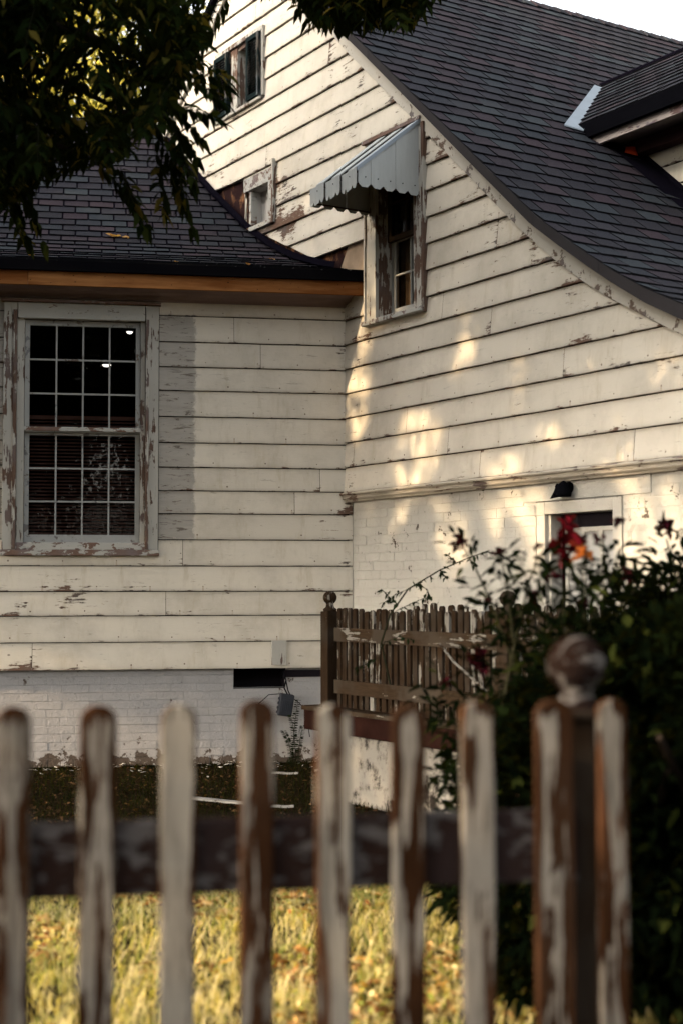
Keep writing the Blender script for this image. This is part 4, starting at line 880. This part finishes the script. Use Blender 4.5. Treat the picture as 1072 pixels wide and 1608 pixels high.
# leafy weed by the foundation
WD = thing('climbing_weed', WP(-.42, -.12, 0), 'thin upright weed with paired leaves against the white foundation', 'plant')
m = MB(); PP, DD = [], []
for (s, t, hh) in ((-.44, -.40, .50), (-.42, -.46, .38), (-.45, -.52, .26), (-.40, -.36, .3)):
    st = bez(WP(s, -.10, 0), WP(s, -.12, hh*.6), WP(t, -.12, hh)); fern_stem(m, st, .004)
    for i in range(26):
        f = i/26; p = st[min(int(f*7), 6)].lerp(st[min(int(f*7)+1, 7)], f*7 % 1)
        for sd in (-1, 1): PP.append(p); DD.append(U*sd+Z*.35+N*random.uniform(-.5, .5))
obj('stem', m, M['stem'], WD); leaves('foliage', np.array(PP), np.array(DD), .032, .018, M['leaf_dark'], WD)
m = MB()
VS = thing('rose_sprig', at(612, 1068, 8.1), 'long thin rose cane arching up and right over the landing railing', 'plant')
V0 = [at(*q, 8.1) for q in ((612, 1075), (598, 1010), (612, 965), (640, 925), (690, 895), (730, 878), (768, 864))]
m = MB(); sm = []
for i in range(len(V0)-1):
    for t in (0, .5): sm.append(V0[i].lerp(V0[i+1], t))
sm.append(V0[-1]); m.tube(sm, [.006-.0035*i/len(sm) for i in range(len(sm))], 5)
side = [[at(625, 950, 8.1), at(608, 935, 8.1), at(598, 925, 8.05)], [at(640, 925, 8.1), at(618, 935, 8.1), at(600, 948, 8.1)], [at(655, 915, 8.1), at(668, 925, 8.1), at(676, 940, 8.1)], [at(620, 960, 8.1), at(645, 948, 8.1), at(668, 938, 8.1)], [at(600, 1010, 8.1), at(625, 1000, 8.1), at(650, 1005, 8)], [at(598, 1030, 8.1), at(580, 1040, 8.1), at(560, 1050, 8)], [at(715, 882, 8.1), at(700, 870, 8.1)], [at(735, 876, 8.1), at(745, 888, 8.1)], [at(690, 895, 8.1), at(700, 908, 8.1)]]
for q in side: m.tube(q, .0022, 4)
obj('stem', m, M['stem'], VS); PP, DD = [], []
for q in side+[sm[6:]]:
    tot = 16 if q is not sm[6:] and len(q) < 6 else 34
    for i in range(tot):
        f = random.random()*(len(q)-1); a = min(int(f), len(q)-2); p = q[a].lerp(q[a+1], f-a); PP.append(p); d = (q[a+1]-q[a]).normalized(); DD.append(d*.6+Vector((random.uniform(-1, 1), random.uniform(-1, 1), random.uniform(-1.2, .6)))*.9)
leaves('foliage', np.array(PP), np.array(DD), rng.uniform(.022, .04, len(PP)), rng.uniform(.012, .02, len(PP)), M['leaf_dark'], VS, cup=.1)
# rose and shrub masses at right
def flower(parent, c, r, mat, n=26):
    P = np.array(c)+rng.normal(0, r*.22, (n, 3)); D = norm(rng.normal(size=(n, 3))+np.array([0, 0, .4])); leaves('flower', P, D, rng.uniform(r*.5, r, n), r*.55, mat, parent, cup=.4)
def shrub(label, base, tips, nleaf, L, parent_name='flowering_shrub', lm=M['leaf_bush'], flowers=(), cat='shrub', spread=.16, wl=.28, group=None):
    base = Vector(base); T = thing(parent_name, base, label, cat, group); m = MB(); PP, DD = [], []
    per = nleaf//len(tips)
    for tp in tips:
        tp = Vector(tp); b = base+Vector((random.uniform(-.25, .25), random.uniform(-.25, .25), 0)); mid = b.lerp(tp, .5); mid.z = lerp(b.z, tp.z, .78)
        st = bez(b, mid, tp, 9); m.tube(st, [.010-.0075*i/8 for i in range(9)], 5)
        for i in range(per):
            f = random.random()**.62*7.99; a = int(f); p = st[a].lerp(st[a+1], f-a); d = (st[a+1]-st[a]).normalized()
            q = Vector((random.gauss(0, 1), random.gauss(0, 1), random.gauss(0, .7)))*spread*(1.15-.8*f/8)*.6
            PP.append(p+q); DD.append(d*.4+q.normalized()*1.0+Vector((random.uniform(-.5, .5), random.uniform(-.5, .5), random.uniform(-.5, .3))))
    obj('stem', m, M['stem'], T); n = len(PP)
    leaves('foliage', np.array(PP), np.array(DD), rng.uniform(L*.6, L*1.2, n), rng.uniform(L*wl*.8, L*wl*1.2, n), lm, T, cup=.12)
    for (c, r, mt) in flowers: flower(T, c, r, mt)
    return T
random.seed(33)
A = lambda *q: at(*q)
shrub('red-flowered shrub in front of the door, its red bloom the brightest', at(890, 1400, 5.0)*1+Vector((0, 0, -at(890, 1400, 5.0).z)),
      [A(885, 872, 4.9), A(912, 885, 4.8), A(845, 870, 5.0), A(870, 990, 5.0), A(940, 930, 5.0), A(975, 860, 5.2), A(960, 960, 5.2), A(890, 985, 4.8), A(925, 975, 4.8), A(870, 1050, 4.9), A(990, 950, 5.2), A(910, 1010, 4.8), A(960, 1000, 5.0), A(1000, 920, 5.3), A(850, 945, 5.2)],
      1900, .085, flowers=[(A(893, 838, 4.9), .06, M['petal_red']), (A(878, 862, 4.88), .05, M['petal_red']), (A(905, 852, 4.9), .045, M['petal_red']), (A(912, 868, 4.8), .035, leaf_mat('orange petal', [(0, (.25, .07, .02)), (1, (.06, .022, .008))])), (A(845, 857, 5.0), .018, M['petal_dark']), (A(972, 818, 5.2), .03, M['petal_dark']), (A(938, 848, 5.0), .03, M['petal_dark']), (A(985, 905, 5.15), .035, M['petal_dark']), (A(838, 938, 5.1), .035, M['petal_dark']), (A(915, 950, 4.85), .03, M['petal_dark']), (A(870, 905, 4.9), .03, M['petal_dark'])])
shrub('rose bush with dark wine flowers, leaning left over the landing railing', at(770, 1500, 5.6)*1+Vector((.3, -.1, -at(770, 1500, 5.6).z)),
      [A(722, 852, 5.5), A(785, 868, 5.3), A(765, 945, 5.5), A(796, 975, 5.5), A(690, 1060, 5.4), A(740, 1035, 5.5), A(660, 1095, 5.4), A(700, 1120, 5.3), A(770, 1060, 5.3), A(810, 1040, 5.3), A(720, 1180, 5.3), A(690, 1210, 5.3), A(800, 1100, 5.2), A(830, 1000, 5.3), A(745, 1110, 5.4)],
      1050, .075, flowers=[(A(722, 850, 5.5), .042, M['petal_dark']), (A(784, 867, 5.3), .032, M['petal_dark']), (A(765, 944, 5.5), .022, M['petal_dark']), (A(745, 1030, 5.5), .05, M['petal_dark']), (A(700, 1075, 5.4), .03, M['petal_dark']), (A(752, 1048, 5.5), .04, M['petal_dark'])], parent_name='rose_bush', spread=.13)
shrub('leafy shrub at the right edge with one wine-red flower on top', at(1040, 1450, 5.6)*1+Vector((0, 0, -at(1040, 1450, 5.6).z)),
      [A(1045, 845, 5.6), A(1000, 915, 5.5), A(1030, 905, 5.5), A(1065, 905, 5.6), A(1090, 895, 5.6), A(1010, 930, 5.4), A(1050, 930, 5.4), A(1080, 940, 5.5), A(1120, 900, 5.6), A(1020, 1000, 5.3), A(1070, 1010, 5.3), A(980, 960, 5.4), A(1110, 1000, 5.4), A(975, 900, 5.5)],
      2600, .095, flowers=[(A(1045, 826, 5.6), .045, M['petal_dark']), (A(1049, 832, 5.6), .03, M['petal_red'])], wl=.3)
def blob_bush(label, c, rad, n, L, name='evergreen_shrub', mat=None, zmin=.02, group=None, cat='shrub', stems=10, keep=None, wl=.45):
    c = Vector(c); rad = np.array(rad, float); T = thing(name, (c.x, c.y, 0), label, cat, group); m = MB()
    for i in range(stems):
        d = Vector((random.gauss(0, .5)*rad[0], random.gauss(0, .5)*rad[1], random.uniform(.2, .9)*rad[2])); e = c+Vector((d.x, d.y, d.z*.6)); m.tube(bez(Vector((c.x+random.uniform(-.1, .1)*rad[0], c.y+random.uniform(-.1, .1)*rad[1], 0)), Vector((c.x, c.y, c.z)), e, 6), [.03-.004*j for j in range(6)], 5)
    obj('stem', m, M['bark'], T)
    u = norm(rng.normal(size=(n, 3))); r = rng.random(n)**.30; P = np.array(c)+u*r[:, None]*rad
    # clumping: carve by noise
    k = np.array([fbm(p[0]*1.8/max(rad[0], .6), p[1]*1.8/max(rad[0], .6), p[2]*1.8/max(rad[0], .6), 3) for p in P]) + (1-r)*.9 > -.12
    k &= P[:, 2] > zmin
    if keep is not None: k &= keep(P)
    P = P[k]; u = u[k]; n = len(P)
    leaves('foliage', P, u*.8+rng.normal(size=(n, 3))*.6, rng.uniform(L*.6, L*1.2, n), rng.uniform(L*wl*.8, L*wl*1.2, n), mat or M['leaf_bush'], T, cup=.12)
    return T
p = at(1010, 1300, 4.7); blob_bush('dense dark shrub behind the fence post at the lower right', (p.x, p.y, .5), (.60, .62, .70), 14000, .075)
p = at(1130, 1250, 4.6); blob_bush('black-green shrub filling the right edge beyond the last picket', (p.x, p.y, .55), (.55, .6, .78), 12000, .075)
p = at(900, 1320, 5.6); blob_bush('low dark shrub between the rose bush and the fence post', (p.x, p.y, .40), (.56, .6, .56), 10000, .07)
p = at(815, 1480, 5.0); blob_bush('small sun-flecked weed clump left of the fence post', (p.x, p.y, .15), (.16, .2, .32), 900, .05, 'weed_clump', M['grass'], cat='weeds')

# ================================================================== TREES
# where sunlight gets through the crown: rays are followed to what they would strike
Ln = np.array(LD)
LIT = [(-.20, 3.05, .22, .60), (-.44, 3.75, .26, .46), (-1.02, 2.42, .32, .30), (-.92, 2.2, .26, .22), (-.66, 1.90, .13, .17), (-1.2, 1.84, .13, .2), (-2.05, 1.95, .38, .34), (-3.28, 2.05, .30, .46), (-1.5, 2.9, .18, .12), (-2.5, 2.35, .16, .14), (-3.6, 2.6, .2, .25), (-1.35, 1.72, .22, .26), (-3.35, 1.62, .32, .40), (-2.3, 1.75, .16, .25), (-.98, 1.32, .16, .2), (-2.2, 2.75, .10, .30), (-2.85, 2.62, .12, .22), (-3.2, 2.3, .16, .2), (-1.62, 3.1, .12, .3), (-3.3, 1.4, .25, .25), (-2.2, 1.55, .12, .2)]
def noise2(a, b, o=3): return np.array([fbm(x, y, 0, o) for x, y in zip(a, b)])
def shade_keep(P):
    """True where a leaf belongs: its shadow falls on something the photograph shows in shade"""
    t = (0-P[:, 0])/Ln[0]; Y = P[:, 1]+Ln[1]*t; Zg = P[:, 2]+Ln[2]*t
    keep = np.ones(len(P), bool); r = rng.random(len(P))
    g = (Zg > 0)
    lit = np.zeros(len(P))
    for (cy, cz, ry, rz) in LIT:
        q = ((Y-cy)/ry)**2+((Zg-cz)/rz)**2; lit = np.maximum(lit, (q < 1)*.86)
    nz = noise2(Y*1.7+5, Zg*1.1)
    up = (Zg > 4.02) & (Y > -.35) | (Zg > 4.75)
    lit = np.where(up, np.where(nz > -.22, np.where(Zg > 5.3, .14, .40), .06), lit)
    tri = (Zg > 3.35) & (Y < -1.1) & (Zg <= 4.75)
    lit = np.where(tri, np.where(nz > .16, .5, .04), lit)
    keep &= ~(g & (Y > -4.2) & (Y < 4.2) & (r < lit))
    # ground, lawn and fence
    tg = P[:, 2]/-Ln[2]; gx = P[:, 0]+Ln[0]*tg; gy = P[:, 1]+Ln[1]*tg; wv = gx*N.x+gy*N.y
    tb = (-3.3-P[:, 0])/Ln[0]; zb = P[:, 2]+Ln[2]*tb; yb = P[:, 1]+Ln[1]*tb
    bush = (zb > .12) & (zb < 2.2) & (yb < -4.6)
    lawn = (~g) & (gx < -2.6) & (wv < -4.2) & (wv > -8.3) & ~bush
    nl = noise2(gx*1.5, gy*1.5+7)
    keep &= ~(lawn & (r < np.where(nl > -.16, .98, .35)))
    # front fence plane
    den = Ln[0]*N.x+Ln[1]*N.y; tf = (FV-(P[:, 0]*N.x+P[:, 1]*N.y))/den
    F = P+Ln*tf[:, None]; sf = F[:, 0]*U.x+F[:, 1]*U.y
    fen = (np.abs(tf) < 40) & (tf > 0) & (sf > -3.3) & (sf < -.8) & (F[:, 2] > 0) & (F[:, 2] < 1.15)
    nf = noise2(sf*2.4, F[:, 2]*1.5+3)
    keep &= ~(fen & (nf > -.05))
    return keep
def limb(mb, p, q, r0_, r1_, sag=.0, n=8, seg=8):
    p, q = Vector(p), Vector(q); mid = p.lerp(q, .5)+Vector((random.uniform(-.2, .2), random.uniform(-.2, .2), sag+random.uniform(-.1, .2)))
    pts = bez(p, mid, q, n); mb.tube(pts, [lerp(r0_, r1_, i/(n-1)) for i in range(n)], seg); return pts
def compound(P0, D0, n_, PP, DD, LL, L=.095, rach=.30, stems=None):
    """pinnate leaves: leaflets in pairs along a drooping stalk"""
    for p, d in zip(P0, D0):
        p = Vector(p); d = Vector(d).normalized(); k = n_+random.randint(-1, 1); ln = rach*random.uniform(.75, 1.2)
        sd = d.cross(Z); sd = sd.normalized() if sd.length > .1 else Vector((1, 0, 0)); sd = (sd+Vector((random.uniform(-.4, .4), random.uniform(-.4, .4), random.uniform(-.5, .5)))).normalized()
        pts = [p+d*ln*t-Z*ln*.35*t*t for t in np.linspace(0, 1, 5)]
        if stems is not None: stems.tube(pts, [.0022, .002, .0018, .0015, .001], 3, cap=False)
        for i in range(k):
            t = .15+.85*i/(k-1); q = p+d*ln*t-Z*ln*.35*t*t; l = L*random.uniform(.75, 1.15)*(1-.25*abs(t-.55))
            for s_ in (-1, 1): PP.append(q); DD.append(d*.45+sd*s_*.8-Z*random.uniform(.15, .75)); LL.append(l)
        PP.append(pts[-1]); DD.append(d-Z*.5); LL.append(L)
random.seed(77)
TB = Vector((-9.2, -2.6, 0))
TR = thing('pecan_tree', TB, 'big tree whose dark feathery branches hang over the upper left of the scene', 'tree')
m = MB()
m.tube([TB, TB+Vector((.05, .1, 1.2)), TB+Vector((.1, .1, 2.6)), TB+Vector((.3, .25, 4.2)), TB+Vector((.5, .5, 5.4))], [.42, .32, .28, .25, .20], 14)
top = TB+Vector((.5, .5, 5.4)); fork = TB+Vector((.1, .1, 2.6))
ends = [(-6.0, -1.5, 7.6), (-7.5, 2.5, 9.2), (-11, 1.5, 8.5), (-9.5, -5.5, 8.0), (-6.5, -4.5, 8.2), (-12, -3, 7.5), (-8.5, 0, 10.5), (-9, 4, 7.6)]
for e in ends:
    pts = limb(m, top, e, .13, .03, .4); 
    for k in range(3):
        b = pts[3+k]; limb(m, b, b+Vector((random.uniform(-1.6, 1.6), random.uniform(-1.6, 1.6), random.uniform(.2, 1.3))), .05, .012, .1, 6, 6)
low = limb(m, TB+Vector((.3, .25, 4.2)), at(300, 120, 8.0), .10, .018, .7, 10); low2 = limb(m, low[4], at(120, 240, 7.6), .045, .012, .15, 8); low3 = limb(m, low[3], at(20, 290, 8.2), .05, .012, .1, 8)
low4 = limb(m, low[6], at(230, 20, 7.9), .03, .01, .1, 6)
hi = limb(m, top, at(560, -45, 8.4), .10, .02, .5, 10); hi2 = limb(m, hi[6], at(690, -35, 8.8), .03, .01, .1, 6)
# dark inner boughs crossing the view
limb(m, low[5], at(255, 205, 8.2), .03, .012, .05, 6)
obj('trunk', m, M['bark'], TR, smooth=True)
# sprays visible in the view
def px(P):
    r_ = P-CAM; d = r_.dot(fw); return 536+FPX*r_.dot(rt)/d, 804+FPX*r_.dot(dn)/d
inside = lambda x, y: (y < np.interp(x, [-60, 0, 60, 85, 120, 155, 205, 240, 262, 282, 300, 318, 328, 333], [345, 340, 300, 270, 215, 290, 250, 205, 215, 160, 120, 95, 60, 0]))
PP, DD, LL = [], [], []; twigs = MB()
P0, D0 = [], []
cnt = 0
while cnt < 640:
    x, y = random.uniform(-70, 370), random.uniform(-60, 330); d = random.uniform(6.9, 8.8)
    nz = fbm(x/75, y/75, 1.5)
    win_ = (50 < x < 245 and 45 < y < 190)
    if not inside(x, y): continue
    if win_ and (nz > -.12 or random.random() < .45): continue
    if nz < .06 and not win_ and y < 200 and random.random() < .8: continue
    a = random.random()*6.28; D = rt*(cos(a)*.9+.30)+fw*sin(a)*.8-Z*random.uniform(-.1, .65); tp = px(at(x, y, d)+D.normalized()*.34-Z*.14)
    if not inside(*tp): continue
    if 55 < tp[0] < 240 and 50 < tp[1] < 185 and random.random() < .82: continue
    P0.append(at(x, y, d)); D0.append(D); cnt += 1
for x, y, d, dx, dz in ((250, 160, 7.6, .8, -.5), (255, 175, 7.6, .7, -.6), (262, 190, 7.5, .4, -.8), (275, 215, 7.6, .1, -.9), (262, 110, 7.7, .9, 0), (260, 245, 7.6, .5, -.8), (250, 235, 7.6, .2, -1), (150, 250, 7.6, .8, -.6), (285, 115, 7.6, .8, -.2), (235, 190, 7.5, .6, -.5), (0, 250, 7.8, .4, -.9), (30, 270, 7.8, .4, -.9), (-10, 290, 8, .6, -.8), (290, 85, 7.8, .7, -.1), (262, 165, 7.4, 1, .2), (180, 250, 7.4, .5, -.8)):
    for k in range(2): P0.append(at(x+random.uniform(-8, 8), y+random.uniform(-8, 8), d)); D0.append(rt*dx+Z*dz+fw*random.uniform(-.4, .4))
c2 = 0
while c2 < 210:
    x, y = random.uniform(420, 720), random.uniform(-90, 40); lim = np.interp(x, [420, 450, 490, 540, 600, 650, 680, 720], [-20, -5, 18, 40, 42, 20, -5, -30])
    d = random.uniform(8.0, 9.2); a = random.random()*6.28; D = rt*cos(a)+fw*sin(a)-Z*random.uniform(.2, .9); tp = px(at(x, y, d)+D.normalized()*.3-Z*.1)
    if y > lim or tp[1] > np.interp(tp[0], [400, 430, 470, 520, 600, 640, 680, 730], [-25, -8, 22, 42, 48, 42, 5, -25]): continue
    P0.append(at(x, y, d)); D0.append(D); c2 += 1
compound(P0, D0, 6, PP, DD, LL, .098, .26, twigs)
n1 = len(PP)
obj('twig', twigs, M['stem'], TR)
V_ = np.array([tuple(p) for p in PP]); Dn = np.array([tuple(p) for p in DD])
leaves('near_foliage', V_, Dn, np.array(LL), np.array(LL)*.42, M['leaf'], TR, droop=.25)
# the great out-of-frame crown that throws the dappled shade
nC = 125000
u_ = norm(rng.normal(size=(nC, 3))); rr = rng.random(nC)**.36
P = np.array([-8.6, .6, 6.8])+u_*rr[:, None]*np.array([3.4, 6.8, 4.2])
k = (P[:, 2] > 3.2) & shade_keep(P)
rel = P-np.array(CAM); dep = rel@np.array(fw); xx = 536+FPX*(rel@np.array(rt))/np.maximum(dep, .1); yy = 804+FPX*(rel@np.array(dn))/np.maximum(dep, .1)
k &= ~((dep > 0) & (xx > -40) & (xx < 1120) & (yy > -60))
# keep out of the roofs
wv = P@np.array(N); k &= ~((wv > -.6) & (P[:, 2] < 6.6) & (P@np.array(U) > -7.4))
P = P[k]; n = len(P)
leaves('crown', P, rng.normal(size=(n, 3)), rng.uniform(.11, .19, n), rng.uniform(.07, .11, n), M['leaf'], TR)
print('crown leaves', n)
# dense holly added unseen beyond the left edge to keep the ground in shade
def hol_keep(P): return shade_keep(P) & ((P@np.array(N)) < -.15) | (P[:, 0] < -99)
T2 = blob_bush('tall holly added unseen outside the left edge to shade the ground by the wing', (-8.6, .6, 2.3), (1.3, 1.9, 2.6), 16000, .10, 'added_shade_holly', M['leaf_dark'], cat='tree', keep=hol_keep)
blob_bush('loose tall shrub added unseen outside the left edge to shade the front fence', (-8.0, -6.0, 1.6), (.9, 2.0, 1.7), 14000, .09, 'added_shade_shrub', M['leaf_dark'], keep=shade_keep)  # out-of-frame shrub added to throw broken shade on the fence
# trees beyond the wing roof, catching the sun
def far_tree(label, x, y, base_r, H, R_, n, L, mat, group, wl=.6):
    c = Vector((x, y, 0)); T = thing('leafy_tree', c, label, 'tree', group); m = MB(); m.tube([c, c+Z*H*.3, c+Vector((.3, .2, H*.55))], [base_r, base_r*.75, base_r*.4], 10)
    cl = []
    for i in range(14):
        a = random.random()*6.28; e = c+Vector((cos(a)*R_*random.uniform(.3, .8), sin(a)*R_*random.uniform(.3, .8), H*random.uniform(.45, .95))); limb(m, c+Z*H*.32, e, base_r*.35, .03, .3, 6, 6); cl.append((e, R_*random.uniform(.28, .5)))
    obj('trunk', m, M['bark'], T, smooth=True); P = []
    for i in range(n//14+1):
        for e, rr_ in cl:
            w_ = norm(rng.normal(size=(1, 3)))[0]; P.append(np.array(e)+w_*rr_*rng.random()**.35*np.array([1, 1, .8]))
    P = np.array(P); leaves('crown', P, rng.normal(size=(len(P), 3)), rng.uniform(L*.6, L*1.3, len(P)), rng.uniform(L*wl*.7, L*wl*1.2, len(P)), mat, T)
random.seed(5)
far_tree('sunlit yellow-green tree behind the low roof, leftmost of those beyond the house', 3.0, 19, .3, 15.5, 5.2, 20000, .17, M['leaf_far'], 'trees beyond the house')
far_tree('sunlit yellow-green tree behind the low roof, next to the gable', 8.0, 20.5, .3, 16.5, 5.2, 20000, .17, M['leaf_far'], 'trees beyond the house')
far_tree('tall tree filling the gap far behind the wing', 6.5, 33, .35, 20, 7, 12000, .26, M['leaf_far'], 'trees beyond the house')
far_tree('tree at the far left behind the house', -2.5, 22, .3, 15.5, 5., 12000, .2, M['leaf_far'], 'trees beyond the house')
blob_bush('long unseen hedge added behind the photographer to darken the pane reflections', (-15, -27, 1.9), (16, 2, 3.2), 26000, .36, 'added_mirror_hedge', M['leaf_bush'], cat='hedge')  # added out of view to block the low sky mirrored in the glass
# unseen trees added behind the photographer to be mirrored in the panes
for i, (x, y) in enumerate(((-16, -32), (-26, -26), (-8, -36), (-34, -14), (-32, -38), (1, -38))):
    far_tree('unseen tree added behind the photographer, number '.replace(', number ', ' ')+['on the left', 'further left', 'straight behind', 'at the side road', 'at the back', 'on the right'][i], x, y, .35, 11, 5.0, 7000, .5, M['leaf_far'] if i % 2 else M['leaf_bush'], 'unseen trees added behind the photographer')
